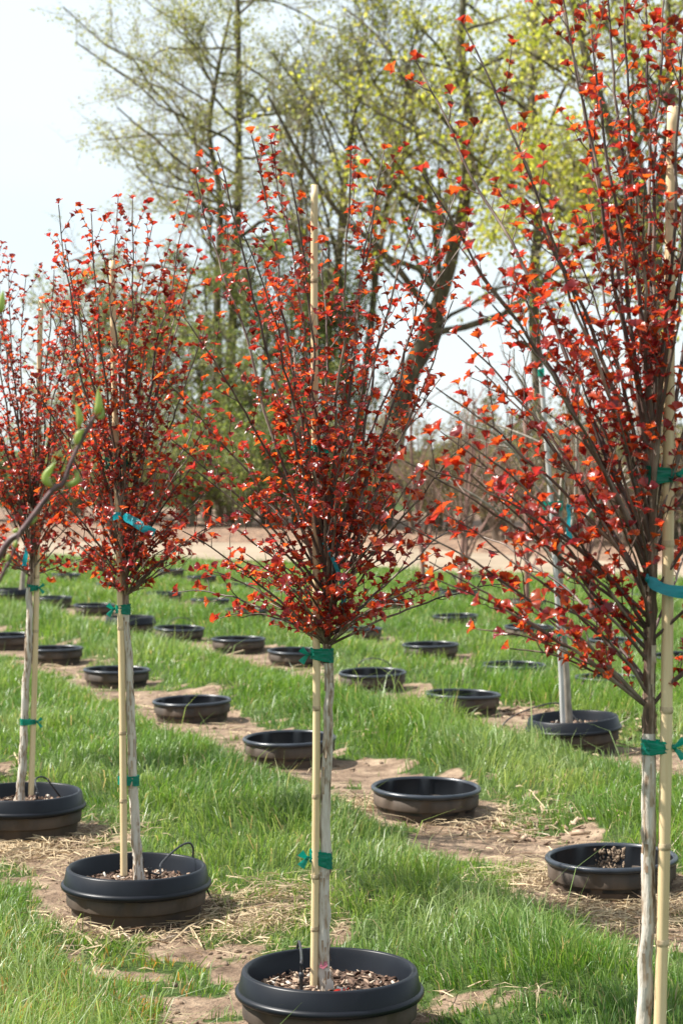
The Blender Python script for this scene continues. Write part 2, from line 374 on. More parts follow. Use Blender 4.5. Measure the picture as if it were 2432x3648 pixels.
def collar_meshes():
    # planted container: sloped collar over a rounded flange, origin at top rim height
    prof = [(.176, -.062), (.1785, -.052)]
    for k in range(6): prof += [(.1790+.0012*k, -.050+.0066*k), (.1802+.0012*k, -.0485+.0066*k)]
    prof += [(.1865, -.003), (.190, 0), (.1965, -.0005), (.2000, -.004), (.2075, -.040), (.2085, -.043)]
    V, q_ = lathe(prof, SEG)
    c = Bag().add(V, q_[:, ::-1]).mesh('pot_collar', M['collar'], False)
    fl = [(.2075, -.041), (.2130, -.0435), (.2155, -.0475), (.2155, -.053), (.212, -.058), (.204, -.0605), (.198, -.059)]
    V, q_ = lathe(fl, SEG); f = Bag().add(V, q_[:, ::-1]).mesh('pot_flange', M['collar'], True)
    wall = [(.197, -.060), (.196, -.063), (.1945, -.098), (.194, -.101), (.1875, -.104), (.1865, -.107), (.182, -.16), (.172, -.24), (.16, -.38)]
    V, q_ = lathe(wall, SEG, panelmod(.0045, (1, 2, 3))); wl = Bag().add(V, q_[:, ::-1]).mesh('pot_wall', M['wall'], False)
    # potting mix disc, gently uneven
    rr = np.linspace(.001, .180, 12); aa = np.linspace(0, 2*np.pi, 48, endpoint=False); A, Rr = np.meshgrid(aa, rr)
    xx = Rr*np.cos(A); yy = Rr*np.sin(A); zz = -.052 + .018*(fbm(xx*30+7, yy*30+3, 4)-.5)
    ii = np.arange(12*48).reshape(12, 48)
    qq = np.stack([ii[:-1], ii[1:], np.roll(ii[1:], -1, 1), np.roll(ii[:-1], -1, 1)], -1).reshape(-1, 4)
    mix = mesh('potting_mix', np.stack([xx, yy, zz], -1).reshape(-1, 3), qq, M['soilmix'], True)
    cb = Bag(); r_ = np.random.default_rng(5)
    for k in range(520):
        s = r_.uniform(.003, .011); v = boxv(s*r_.uniform(1, 2.6), s*r_.uniform(.5, 1.1), s*r_.uniform(.15, .4))
        v *= 1 + .25*r_.uniform(-1, 1, v.shape)
        e = Matrix.Rotation(r_.uniform(0, 6.28), 3, 'Z') @ Matrix.Rotation(r_.normal(0, .45), 3, 'X') @ Matrix.Rotation(r_.normal(0, .45), 3, 'Y')
        v = v @ np.array(e).T
        rad = .172*math.sqrt(r_.uniform()); an = r_.uniform(0, 6.28)
        v += [rad*math.cos(an), rad*math.sin(an), -.047 + .016*(float(fbm(rad*math.cos(an)*30+7, rad*math.sin(an)*30+3, 4))-.5)]
        c0 = np.array([(.07, .04, .028), (.16, .10, .07), (.30, .21, .15), (.46, .37, .28), (.60, .55, .48)][r_.choice(5, p=[.25, .3, .25, .14, .06])])
        cb.add(v, BOXQ, c0*r_.uniform(.8, 1.2))
    return c, f, wl, mix, cb.mesh('bark_chips', M['chips'])
COLL = collar_meshes()
def socket_pot(x, y, label, group, rz):
    z = gz(x, y); e = empty('socket_pot', (x, y, float(gbase(y)) + .115), label, 'pot', group); e.rotation_euler = (random.uniform(-.025, .025), random.uniform(-.025, .025), rz)
    obj('outer_wall', SOCK[0], e); obj('inner_wall', SOCK[1], e); obj('rim', SOCK[2], e); return e
def planted_pot(x, y, label, group, zr=None, tilt=(0, 0)):
    e = empty('nursery_pot', (x, y, float(gbase(y)) + .165 if zr is None else zr), label, 'pot', group); e.rotation_euler = (tilt[0], tilt[1], random.uniform(0, 6))
    obj('collar', COLL[0], e); obj('flange', COLL[1], e); obj('wall', COLL[2], e)
    mx_ = obj('potting_mix', COLL[3], e); tag(obj('bark_chips', COLL[4], mx_), kind='stuff'); return e
row_label = {2: ('empty black socket pot sunk in the bare dirt strip just behind the staked red trees', 'empty pots in the dirt strip'),
 3: ('empty black socket pot in the grassy row of the grey-trunked staked tree', 'empty pots in the row of the grey-trunked tree'),
 4: ('empty black socket pot in the first row behind the grey-trunked tree', 'empty pots in the first row behind the grey-trunked tree'),
 5: ('empty black socket pot in the second row behind the grey-trunked tree', 'empty pots in the second row behind the grey-trunked tree'),
 6: ('empty black socket pot among the far potted reddish saplings by the dirt path', 'empty pots among the far saplings')}
muddy = None
for k, (r, x, y) in enumerate(sockets):
    lab, grp = row_label[r]
    if k == 0:
        muddy = socket_pot(x, y, 'empty black socket pot streaked with dried mud inside, beside the tallest red tree', grp, .4)
        b = Bag(); r_ = np.random.default_rng(3)       # dried mud splashed down the back inside wall
        t5 = (1+5**.5)/2
        icv = norm(np.array([[-1,t5,0],[1,t5,0],[-1,-t5,0],[1,-t5,0],[0,-1,t5],[0,1,t5],[0,-1,-t5],[0,1,-t5],[t5,0,-1],[t5,0,1],[-t5,0,-1],[-t5,0,1]], float))
        ict = np.array([[0,11,5],[0,5,1],[0,1,7],[0,7,10],[0,10,11],[1,5,9],[5,11,4],[11,10,2],[10,7,6],[7,1,8],[3,9,4],[3,4,2],[3,2,6],[3,6,8],[3,8,9],[4,9,5],[2,4,11],[6,2,10],[8,6,7],[9,8,1]])
        for _ in range(150):
            c0, sp, z0, z1 = ((1.40, .075, -.075, -.014), (1.22, .04, -.05, -.012), (1.08, .012, -.07, -.008), (1.40, .12, -.078, -.062))[r_.choice(4, p=[.45, .25, .1, .2])]
            ang = c0 + r_.normal(0, sp); z = r_.uniform(z0, z1); rad = np.interp(z, [-.072, -.066, -.01], [.170, .1785, .1815]) - .001
            sz_ = r_.gamma(2, .0010) + .0010; v = icv*sz_*r_.uniform(.6, 1.4, (12, 1))*[1, .3, 1.5]; ca, sa = math.cos(ang-math.pi/2), math.sin(ang-math.pi/2)
            b.add(np.stack([v[:, 0]*ca - v[:, 1]*sa + rad*math.cos(ang), v[:, 0]*sa + v[:, 1]*ca + rad*math.sin(ang), v[:, 2] + z], -1), ict)
        o = tag(obj('dried_mud', b.mesh('dried_mud', M['mud'], False), muddy), kind='stuff'); o.rotation_euler = (0, 0, -.25)
    else:
        ordn9 = ('first', 'second', 'third', 'fourth', 'fifth', 'sixth', 'seventh', 'eighth', 'ninth', 'tenth')
        ordn = ('first', 'second', 'third', 'fourth', 'fifth', 'sixth', 'seventh')
        if r == 2: lab = ordn[k-1] + ' empty black pot along the dirt strip, counted from the mud-streaked pot'
        if r == 3: lab = ordn[k-7] + ' empty black pot in line with the grey-trunked tree, counted from its pot'
        if r in (4, 5): lab = ordn9[(k-14) if r == 4 else (k-24)] + ' empty pot from the thickest stake, ' + ('first' if r == 4 else 'second') + ' row behind the grey-trunked tree'
        socket_pot(x, y, lab, grp, random.uniform(0, 6))
p1 = [planted_pot(R1[0][0], R1[0][1], 'black nursery pot holding the tallest red tree', 'planted pots of the red trees'),
      planted_pot(R1[1][0], R1[1][1], 'black nursery pot of the middle red tree, pink tape at its trunk base', 'planted pots of the red trees', zr=.166),
      planted_pot(R1[2][0], R1[2][1], 'black nursery pot with a looped drip tube and red leaf scraps on its chips', 'planted pots of the red trees', zr=.153),
      planted_pot(R1[3][0], R1[3][1], 'black nursery pot beyond the looped-tube pot, with dry straw heaped in front', 'planted pots of the red trees'),
      planted_pot(R1[4][0], R1[4][1], 'black nursery pot of the farthest red tree in the row', 'planted pots of the red trees')]
far_pots = []
for r, x, y in planted_far:
    if r == 3 and x > .8: lb = 'tilted black nursery pot holding the grey-trunked staked tree'
    elif r == 3 and x > -2.6: lb = 'black nursery pot set higher than the empty pots next to it'
    elif r == 3: lb = 'far black nursery pot with a pale leaning trunk in it'
    else: lb = 'black nursery pot holding a far bare reddish sapling by the path'
    far_pots.append(planted_pot(x, y, lb, 'planted pots of the far rows', tilt=(.0, .05) if r == 3 and x > .8 else (0, 0)))

# ------------------------------------------------------------------ grass, straw, clods
def wedge(nc, y0, y1, pw, fx=.255, ox=.75):
    # depth sampled with density falling as y^-pw per square metre
    ys = np.linspace(y0, y1, 2000); pdf = ys**-pw*(2*(fx*ys+ox)); c = np.cumsum(pdf); c /= c[-1]
    y = np.interp(rng.uniform(size=nc), c, ys); x = rng.uniform(-1, 1, nc)*(fx*y+ox); return x, y
def build_grass(nc):
    x, y = wedge(nc, 2.75, 36, 1.4)
    # clumping: pull part of the blades to tuft centres
    g = rng.uniform(size=nc) < .45
    cs = .07
    cx = np.floor(x/cs); cy = np.floor(y/cs)
    jx = vnoise(cx*7.3, cy*3.1, 41); jy = vnoise(cx*2.9, cy*5.7, 43)
    x = np.where(g, (cx+jx)*cs + rng.normal(0, .016, nc), x); y = np.where(g, (cy+jy)*cs + rng.normal(0, .016, nc), y)
    pd = potdist(x, y); dm = dirtmask(x, y, pd)
    patch = fbm(x*4.5, y*4.5, 61)
    keep = (pd > .205) & (rng.uniform(size=nc) > np.clip(sstep(.18, .62, dm)*1.0, 0, .985)) & (y < path_near(x) - .4 + .8*patch)
    x, y, pd, dm, patch = [k[keep] for k in (x, y, pd, dm, patch)]
    N = len(x); z = ground_z(x, y) - .006
    lane = sstep(.15, .6, rowdist(x, y, (1, 2, 3)))
    big = fbm(x*.8, y*.8, 71)
    h = (.042 + .085*lane*np.clip(2.2*big-.55, .12, 1.4) + .24*np.maximum(0, patch-.5)*lane) * rng.uniform(.55, 1.25, N)
    tall = rng.uniform(size=N) < .02; h = np.where(tall, h*2.0, h)
    short = sstep(3.5, 4.0, y)*(1-sstep(4.6, 4.9, y))*sstep(0, .2, x); h *= 1 - .3*short
    h *= 1 - .5*sstep(.1, .5, dm)
    wd = (.0017 + .00031*y) * rng.uniform(.7, 1.3, N)
    # lean field plus random
    la = 6.28*fbm(x*2.3, y*2.3, 81)*2 + rng.normal(0, 1.1, N); lm = np.clip(rng.gamma(2.4, .30, N), .08, 1.6)
    dx = np.cos(la)*lm; dy = np.sin(la)*lm
    fa = rng.uniform(0, np.pi, N); wx = np.cos(fa)*wd*.5; wy = np.sin(fa)*wd*.5*.6
    B = np.stack([x, y, z], -1); wv = np.stack([wx, wy, 0*wx], -1)
    mid = B + np.stack([dx*h*.32, dy*h*.32, h*.58], -1); tip = B + np.stack([dx*h*.95, dy*h*.95, h*(1.0-.35*np.minimum(lm, 1))], -1)
    V = np.stack([B-wv, B+wv, mid+wv*.8, mid-wv*.8, tip], 1).reshape(-1, 3)
    o = np.arange(N)[:, None]*5
    Q = o + np.array([[0, 1, 2, 3]]); T = o + np.array([[3, 2, 4]])
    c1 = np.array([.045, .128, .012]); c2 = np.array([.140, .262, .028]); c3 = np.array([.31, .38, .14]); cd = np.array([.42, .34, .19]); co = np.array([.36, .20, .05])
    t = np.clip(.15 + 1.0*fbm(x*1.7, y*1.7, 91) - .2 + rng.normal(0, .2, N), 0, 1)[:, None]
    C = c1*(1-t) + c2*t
    u = np.clip(rng.normal(.06, .22, N) + 1.6*np.maximum(0, fbm(x*1.3+5, y*1.3, 95)-.48), 0, .8)[:, None]; C = C*(1-u) + c3*u
    dead = rng.uniform(size=N) < (.03 + .25*dm); C = np.where(dead[:, None], cd, C)
    org = (rng.uniform(size=N) < .16) & (x < -.35) & (y < 5.3) & (h < .09); C = np.where(org[:, None], co, C)
    C = np.where(tall[:, None], C*.5 + .5*np.array([.30, .36, .16]), C); C = C * rng.uniform(.75, 1.25, (N, 1))
    C5 = np.repeat(C[:, None], 5, 1); C5[:, :2] *= .85; C5[:, 4] *= 1.08  # blade bases darkened in the vertex colour, painted-in shade at the roots
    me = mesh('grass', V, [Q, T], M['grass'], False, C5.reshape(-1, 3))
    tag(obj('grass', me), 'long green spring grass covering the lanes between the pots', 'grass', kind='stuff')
    return N
NB = build_grass(500000)

def build_straw(nc):
    x, y = wedge(nc, 3.0, 14, 1.2)
    pd = potdist(x, y); dm = dirtmask(x, y, pd); pt = fbm(x*3.1, y*3.1, 121)
    k = (pd > .215) & (dm > .2) & (rng.uniform(size=nc) < np.clip((pt-.40)*5, .05, 1)); x, y, dm = x[k], y[k], dm[k]
    # straw heaps seen beside several pots
    hx, hy = [], []
    for (ux, uy, s, c) in ((70, 1955, .16, 900), (30, 1930, .14, 500), (590, 2130, .13, 650), (520, 2110, .10, 300), (1290, 2040, .12, 600), (1390, 2085, .12, 700), (1500, 2110, .15, 500), (830, 1870, .10, 300), (250, 2140, .12, 260), (1120, 1900, .16, 300), (520, 1500, .2, 200)):
        c = int(c*1.9); d = CAM_H/(1.0*(uy*1.55102-1600)/F); hx.append((ux*1.55102-1216)/F*d + rng.normal(0, s, c)); hy.append(d + rng.normal(0, s*1.1, c))
    x = np.concatenate([x]+hx); y = np.concatenate([y]+hy); k = potdist(x, y) > .21; x, y = x[k], y[k]
    N = len(x); ln = rng.gamma(3, .022, N) + .012; a = rng.uniform(0, 6.28, N)
    heap = rng.uniform(0, .022, N); z = ground_z(x, y) + .003 + heap
    w_ = (.0006+.0001*y)*rng.uniform(.6, 1.5, N); d0 = np.stack([np.cos(a), np.sin(a), rng.normal(.02, .14, N)], -1)
    s = np.stack([-np.sin(a), np.cos(a), rng.normal(0, .6, N)], -1)*w_[:, None]
    B = np.stack([x, y, z], -1); bend = np.stack([0*x, 0*x, rng.uniform(0, .012, N)], -1)
    A0 = B - d0*ln[:, None]*.5; A1 = B + bend; A2 = B + d0*ln[:, None]*.5
    V = np.stack([A0-s, A0+s, A1+s, A1-s, A2], 1).reshape(-1, 3); o = np.arange(N)[:, None]*5
    C = np.array([.50, .39, .24])*rng.uniform(.55, 1.25, (N, 1)); dk = rng.uniform(size=N) < .2; C[dk] = np.array([.20, .13, .08])
    tag(obj('dry_straw', mesh('dry_straw', V, [o+np.array([[0, 1, 2, 3]]), o+np.array([[3, 2, 4]])], M['straw'], False, np.repeat(C, 5, 0))), 'dry tan straw and grass clippings strewn on the bare dirt rows', 'straw', kind='stuff')
build_straw(26000)

def build_clods(nc):
    t = (1+5**.5)/2
    iv = norm(np.array([[-1,t,0],[1,t,0],[-1,-t,0],[1,-t,0],[0,-1,t],[0,1,t],[0,-1,-t],[0,1,-t],[t,0,-1],[t,0,1],[-t,0,-1],[-t,0,1]], float))
    it = np.array([[0,11,5],[0,5,1],[0,1,7],[0,7,10],[0,10,11],[1,5,9],[5,11,4],[11,10,2],[10,7,6],[7,1,8],[3,9,4],[3,4,2],[3,2,6],[3,6,8],[3,8,9],[4,9,5],[2,4,11],[6,2,10],[8,6,7],[9,8,1]])
    x, y = wedge(nc, 3.0, 11, 1.4); pd = potdist(x, y); dm = dirtmask(x, y, pd); pt = fbm(x*3.7, y*3.7, 131)
    k = (pd > .21) & (dm > .35) & (rng.uniform(size=nc) < np.clip((pt-.38)*4, .04, 1)); x, y = x[k], y[k]; N = len(x)
    s = np.minimum(rng.gamma(1.7, .0026, N) + .0016, .010); z = ground_z(x, y) + s*.2
    V = np.stack([x, y, z], -1)[:, None] + iv[None]*(s[:, None]*rng.uniform(.6, 1.5, (N, 12)))[..., None]*np.array([1.2, 1.1, .75])
    tag(obj('soil_clods', mesh('soil_clods', V.reshape(-1, 3), (np.arange(N)[:, None, None]*12+it[None]).reshape(-1, 3), M['clod'])), 'small brown soil crumbs and clods lying on the dirt rows', 'soil', kind='stuff')
build_clods(15000)

# wood and bark litter around the grey-trunked tree and in the rows
lb_ = Bag()
for (px, py, s, c) in ((1850, 2520, .16, 90), (2310, 2620, .2, 120), (2230, 2575, .12, 60), (1760, 2500, .1, 30), (1780, 2960, .12, 60), (1950, 2990, .14, 60)):
    d = CAM_H*F/(py-1600)
    for k in range(c):
        x = (px-1216)/F*d + rng.normal(0, s); y = d + rng.normal(0, s*.8)
        if potdist(np.array([x]), np.array([y]))[0] < .22: continue
        e = rng.uniform(.008, .03); v = boxv(e*rng.uniform(1, 2.2), e*.5, e*.15); v *= 1+.3*rng.uniform(-1, 1, v.shape)
        R_ = Matrix.Rotation(rng.uniform(0, 6.28), 3, 'Z') @ Matrix.Rotation(rng.normal(0, .5), 3, 'X') @ Matrix.Rotation(rng.normal(0, .4), 3, 'Y')
        lb_.add(v @ np.array(R_).T + [x, y, float(ground_z(x, y)) + .006], BOXQ, np.array([(.30, .20, .14), (.42, .31, .22), (.16, .10, .07)][rng.integers(3)]))
tag(obj('bark_litter', lb_.mesh('bark_litter', M['chips'])), 'brown bark and dead leaf litter scattered on the dirt rows', 'litter', kind='stuff')

# ------------------------------------------------------------------ red-leaved standards
LEAF_OUT = np.array([(0, 0), (.07, .22), (.24, .42), (.40, .56), (.47, .70), (.36, .74), (.40, .86), (.25, .85), (.20, .97), (.09, .93), (0, 1.04)])
def leaf_base(fold, curl, width):
    rib = np.array([(0, .22), (0, .50), (0, .78)])
    L_ = [(x, y) for x, y in LEAF_OUT]; n_ = len(L_)
    pts = L_ + [(-x, y) for x, y in LEAF_OUT[1:-1]] + [tuple(r) for r in rib]
    P = np.array(pts); z = fold*np.abs(P[:, 0]) - curl*np.maximum(0, P[:, 1]-.25)**2 + .025*np.sin(P[:, 0]*30)
    V = np.stack([P[:, 0]*width, P[:, 1]*(1-.25*curl), z], -1)
    r0 = n_ + n_ - 2; f = []
    for s in (0, 1):
        g = (lambda k: k if (s == 0 or k in (0, n_-1)) else n_ + k - 1)
        tri = [(0, g(1), r0), (g(1), g(2), r0), (g(2), r0+1, r0), (g(2), g(3), r0+1), (g(3), g(4), r0+1), (g(4), g(5), r0+1), (g(5), r0+2, r0+1), (g(5), g(6), r0+2), (g(6), g(7), r0+2), (g(7), g(8), r0+2), (g(8), g(9), r0+2), (g(9), n_-1, r0+2)]
        f += [t if s == 0 else t[::-1] for t in tri]
    return V, np.array(f)
LEAVES = [leaf_base(fo, cu, wi) for fo, cu, wi in ((.6, .85, .95), (.95, 1.15, .88), (.4, .6, 1.0), (.8, .3, .8))]
RED = [np.array(c) for c in ((.30, .027, .016), (.21, .015, .018), (.33, .042, .015), (.13, .011, .014), (.36, .055, .016), (.26, .016, .026))]
LEAF_MESH = {}
for i_, (v, f) in enumerate(LEAVES):
    for j_, c in enumerate(RED):
        LEAF_MESH[(i_, j_)] = mesh('red_leaf', v, f, M['redleaf'], False, np.repeat(c[None], len(v), 0))

def grow_red_tree(root, d0, trunk_u, tips, seed, nleafobj, r_trunk, dens=1.0, leaf=.024, ushift=0.0, bark='bark', yspread=.2, nextra=20):
    """trunk_u: list of (u, v) positions of the trunk from base to top at depth d0; tips: (start v, tip u, tip v[, bow])"""
    r_ = np.random.default_rng(seed); rp = np.array(root.location)
    tr = np.array([U(a, b, d0) for a, b in trunk_u])
    base = tr[0]; cl = resample(tr, 70)
    cl += np.stack([(fbm(cl[:, 2]*12, cl[:, 2]*0, seed)-.5)*.011, (fbm(cl[:, 2]*12, cl[:, 2]*0+4, seed)-.5)*.010, 0*cl[:, 2]], -1)
    hh = np.linspace(0, 1, 70); rad = r_trunk*(1.12 - .5*hh); rad[:5] *= np.linspace(1.35, 1.05, 5)
    ns_ = 14; V, q_ = tubes(cl - rp, rad, ns_)
    # knots and loose bark relief
    c_ = np.repeat(cl - rp, ns_, 0); out = V - c_; ang = np.tile(np.arange(ns_), 70)
    rel = 1 + .48*(fbm(ang*.9 + seed, np.repeat(cl[:, 2], ns_)*38, seed+1)-.5) + .25*np.maximum(0, vnoise(ang*.45+3, np.repeat(cl[:, 2], ns_)*13, seed+2)-.72)*2
    Vt = c_ + out*rel[:, None]; ksp = int(np.argmin(np.abs(cl[:, 2] - U(0, max(q0[0] for q0 in tips) + 40*4.54/d0, d0)[2])))
    obj('trunk', mesh('trunk', Vt[:(ksp+1)*ns_], q_[:ksp*ns_], M[bark], True), root)
    obj('leader', mesh('leader', Vt[ksp*ns_:], q_[ksp*ns_:] - ksp*ns_, M['bark_dark'], True), root)
    sb = Bag()                                         # peeling strips of bark standing off the trunk
    for k in range(80):
        t = r_.uniform(.02, .95); i = int(t*69); a = r_.uniform(0, 6.28); rr = rad[i]*r_.uniform(1.0, 1.1); hgt = r_.uniform(.015, .07); wd = r_.uniform(.002, .006)
        pts = []
        for s in (0, .5, 1):
            z = cl[i][2] + (s-.5)*hgt; lift = .0035*r_.uniform(0, 1)*(s*2-1)**2; cc = cl[min(69, max(0, i+int((s-.5)*hgt/.02)))]
            for e in (-1, 1): pts.append([cc[0] + (rr+lift)*math.cos(a+e*wd/rr/2), cc[1] + (rr+lift)*math.sin(a+e*wd/rr/2), z])
        sb.add(np.array(pts) - rp, np.array([[0, 1, 3, 2], [2, 3, 5, 4]]))
    tag(obj('bark_strips', sb.mesh('bark_strips', M['strip']), root), kind='stuff')
    ucen = trunk_u[-1][0]; vlow = max(q0[0] for q0 in tips); vtop = min(q0[2] for q0 in tips); sc_ = 4.54/d0; tips = list(tips)
    for k in range(nextra):                            # the bushy lower half of the crown, all round
        a = r_.uniform(0, 6.28); rr_ = r_.uniform(.35, 1.0)*345*sc_; f_ = r_.uniform(0, 1); tv_ = vlow - sc_*(60 + 470*f_) ; uu_ = rr_*math.cos(a)*(.8+.2*f_)
        tips.append((min(vlow, tv_ + .55*rr_ + 30*sc_), ucen + uu_, tv_, .14-.06*f_, rr_*math.sin(a)*9.9e-4*d0/4.54*.9))
    LP, LD, LS = [], [], []                            # leaf cluster sites: place, shoot direction, size
    for tip in tips:
        v0, tu, tv = tip[:3]; bow = tip[3] if len(tip) > 3 else .10
        dy = tip[4] if len(tip) > 4 else r_.normal(0, yspread)*.8
        T = U(tu + ushift, tv, d0 + dy); v0 = max(v0, min(vlow, tv + .75*abs(tu-ucen) + 40)) if tv > vlow-520 else v0; k = int(np.argmin(np.abs(cl[:, 2] - U(0, v0, d0)[2]))); S = cl[k]
        ln = np.linalg.norm(T-S); C = S + (T-S)*.5 + np.array([0, 0, bow*ln]) + r_.normal(0, .03, 3)*ln
        K = 26; t = np.linspace(0, 1, K)[:, None]; P = (1-t)**2*S + 2*t*(1-t)*C + t*t*T
        wob = np.stack([fbm(t[:, 0]*7+k, t[:, 0]*0+a_, seed+a_)-.5 for a_ in range(3)], -1)*.035*ln*np.sin(t*np.pi)
        P = P + wob; rb = (.0019 + .0026*ln)*r_trunk/.0125; R = rb*(1-.80*t[:, 0]**.8) + .0006
        b = Bag(); b.add(*tubes(P - rp, R, 6))
        # side shoots
        nl = int(max(3, ln/.042*dens)); TP, TR = [], []
        for j in range(nl):
            u_ = .16 + .82*(j + r_.uniform(-.3, .3))/nl; u_ = min(max(u_, .08), .98); i = int(u_*(K-1)); tg = norm(P[min(i+1, K-1)] - P[max(i-1, 0)])
            az = r_.uniform(0, 6.28); ref = norm(np.cross(tg, [.3, .2, 1.0])); b2 = np.cross(tg, ref); side = ref*math.cos(az) + b2*math.sin(az)
            L_ = r_.uniform(.02, .13)*(1.15-.6*u_)*(.7 + .5*min(1, ln)); dr = norm(tg*.75 + side*.85 + np.array([0, 0, .25]))
            s = np.linspace(0, 1, 6)[:, None]; Q = P[i] + dr*L_*s + np.array([0, 0, .16])*L_*s*s + r_.normal(0, .035, (6, 3))*L_*s
            TP.append(Q); TR.append(np.linspace(.0013, .0007, 6)*r_trunk/.0125)
            LP.append(Q[-1]); LD.append(norm(Q[-1]-Q[-2])); LS.append(1.0)
            for e in np.arange(.022, L_-.01, .024):
                w_ = e/L_; ii = w_*5; i0 = int(ii); LP.append(Q[i0]*(1-ii+i0) + Q[min(i0+1, 5)]*(ii-i0)); LD.append(norm(dr + r_.normal(0, .5, 3) + [0, 0, .2])); LS.append(.8)
            if r_.uniform() < .35:
                LP.append(P[i]); LD.append(norm(tg + side*.9)); LS.append(.8)
        LP.append(P[-1]); LD.append(norm(P[-1]-P[-2])); LS.append(1.1)
        b.add(*tubes(np.array(TP) - rp, np.array(TR), 4))
        obj('branch', b.mesh('branch', M['twig'], True), root)
    # leaves: small whorls that open like a vase round each shoot tip
    pos, dirs, nrm, sz = [], [], [], []
    for p_, d_, s_ in zip(LP, LD, LS):
        d_ = norm(d_ + np.array([0, 0, .45])); n_ = r_.integers(2, 5) if s_ < 1 else r_.integers(3, 6)
        ref = norm(np.cross(d_, [.2, .4, .9])); b2 = np.cross(d_, ref); a0 = r_.uniform(0, 6.28)
        for k in range(n_):
            a = a0 + 6.28*k/n_ + r_.normal(0, .3); side = ref*math.cos(a) + b2*math.sin(a); op = r_.uniform(.25, .95)
            if k == 0 and n_ > 3: op = .1
            y_ = norm(d_*math.cos(op) + side*math.sin(op)); z_ = norm(d_*math.sin(op) - side*math.cos(op)); 
            pos.append(p_ + d_*r_.uniform(0, .004)); dirs.append(y_); nrm.append(z_); sz.append(leaf*s_*r_.uniform(.55, 1.15)*(.6 if (k == 0 and n_ > 3) else 1))
    pos, dirs, nrm, sz = map(np.array, (pos, dirs, nrm, sz)); xs_ = np.cross(dirs, nrm)
    Mx = np.stack([xs_, dirs, nrm], -1)*sz[:, None, None]         # columns
    N = len(pos); ty = r_.integers(0, 4, N); tc_ = r_.choice(6, N, p=[.25, .2, .18, .14, .1, .13])
    view = norm(pos - np.array([0, 0, CAM_H])); dep = pos[:, 1]
    px = pos[:, 0]/dep*F + 1216; py = 1600 - (pos[:, 2]-CAM_H)/dep*F
    inf = (px > 5) & (px < 2427) & (py > 5) & (py < 3640)
    score = np.where(inf, sz**2/dep**2*(.15 + np.abs((nrm*view).sum(1)))*np.where(pos[:, 1] < d0 + .05, 1.5, 1), -1)
    order = np.argsort(-score); ind = order[:nleafobj]; ind = ind[score[ind] > 0]; rest = np.setdiff1d(np.arange(N), ind)
    for i in ind:
        o = bpy.data.objects.new('leaf', LEAF_MESH[(int(ty[i]), int(tc_[i]))]); col.objects.link(o); o.parent = root
        m4 = np.eye(4); m4[:3, :3] = Mx[i]; m4[:3, 3] = pos[i] - rp; o.matrix_local = Matrix(m4.tolist())
    fb = Bag()
    for k in range(4):
        ii = rest[ty[rest] == k]
        if not len(ii): continue
        bv, bf = LEAVES[k]; V = np.einsum('nij,vj->nvi', Mx[ii], bv) + (pos[ii]-rp)[:, None]
        c = np.array(RED)[tc_[ii]]*r_.uniform(.75, 1.25, (len(ii), 1))
        fb.add(V.reshape(-1, 3), (np.arange(len(ii))[:, None, None]*len(bv) + bf[None]).reshape(-1, 3), np.repeat(c, len(bv), 0))
    tag(obj('foliage', fb.mesh('foliage', M['redleaf']), root), kind='stuff')
    return N
TIPS_C = [(1400,450,405),(1330,500,350),(1300,578,312),(1250,622,322),(1280,668,410),(1200,805,350),(1230,882,345),(1260,865,450),(1350,962,470),(1380,1045,450),(1400,1062,560),(1420,1040,690),(1350,1010,870),(1400,1075,1010),(1440,1085,1180,.08),(1430,1060,1290,.14),(1460,860,1380,.2),(1440,410,1360,.22),(1455,505,1420,.24),(1400,420,1220,.12),(1380,395,1010),(1350,375,870),(1330,400,700),(1250,740,560),(1300,560,540),(1250,900,700),(1420,600,1150),(1420,900,1130),(1300,640,760),(1280,850,800),
 (1440,640,1300,.2,-.25),(1440,860,1250,.15,-.28),(1400,720,1080,.1,-.25),(1350,800,980,.1,-.22),(1300,690,900,.1,-.2),(1430,780,1330,.2,-.22),(1400,760,1150,.1,.3),(1350,660,1000,.1,.3),(1440,1170,1340,.16),(1420,560,1290,.15,.2),(1380,920,960,.1,.25),(1300,620,640,.08,.2)]
TIPS_C += [(1470,700,1405,.1,-.05),(1472,800,1400,.1,-.04),(1465,728,1375,.1,-.08),(1478,775,1432,.12,-.05),(1475,690,1452,.2,-.03),(1470,820,1425,.15,.03),(1470,760,1360,.1,-.1),(1475,735,1440,.1,-.06)]
TIPS_R = [(1250,1065,60,.03),(1300,955,140,.06),(1300,970,400),(1330,1050,560),(1380,1050,770),(1350,1000,890),(1400,1090,840),(1420,985,1080),(1450,1060,1010),(1520,900,1190,.08),(1560,1000,1330,.10),(1580,985,1290,.06),(1600,1095,1445,.16),(1620,1170,1490,.2),(1200,1230,500),(1150,1290,20,.04),(1120,1283,-60,.04),(1100,1340,-90,.03),(1080,1385,-120,.03),(1060,1430,-60,.03),(1040,1475,-110,.03),(1060,1530,-90,.03),(1100,1580,-60,.03),(1300,1180,640),(1250,1200,370),(1350,1130,700),(1150,1330,600),(1100,1440,300),(1120,1480,420),(1480,1160,1130),(1530,1200,1250),(1580,1250,1380,.15),(1300,1300,800),(1400,1250,1000),(1200,1380,760),
 (1150,1650,-50,.04),(1200,1750,100),(1250,1800,350),(1300,1850,600),(1380,1900,900),(1450,1880,1150),(1540,1800,1350),(1600,1700,1450,.15),(1250,1650,700),(1150,1620,300),(1480,1600,1200),(1600,1640,1500,.15),(1450,1400,1150,.1,-.2),(1350,1420,950,.1,-.2),(1250,1350,450,.06,.2),(1420,1500,1000,.1,.25)]
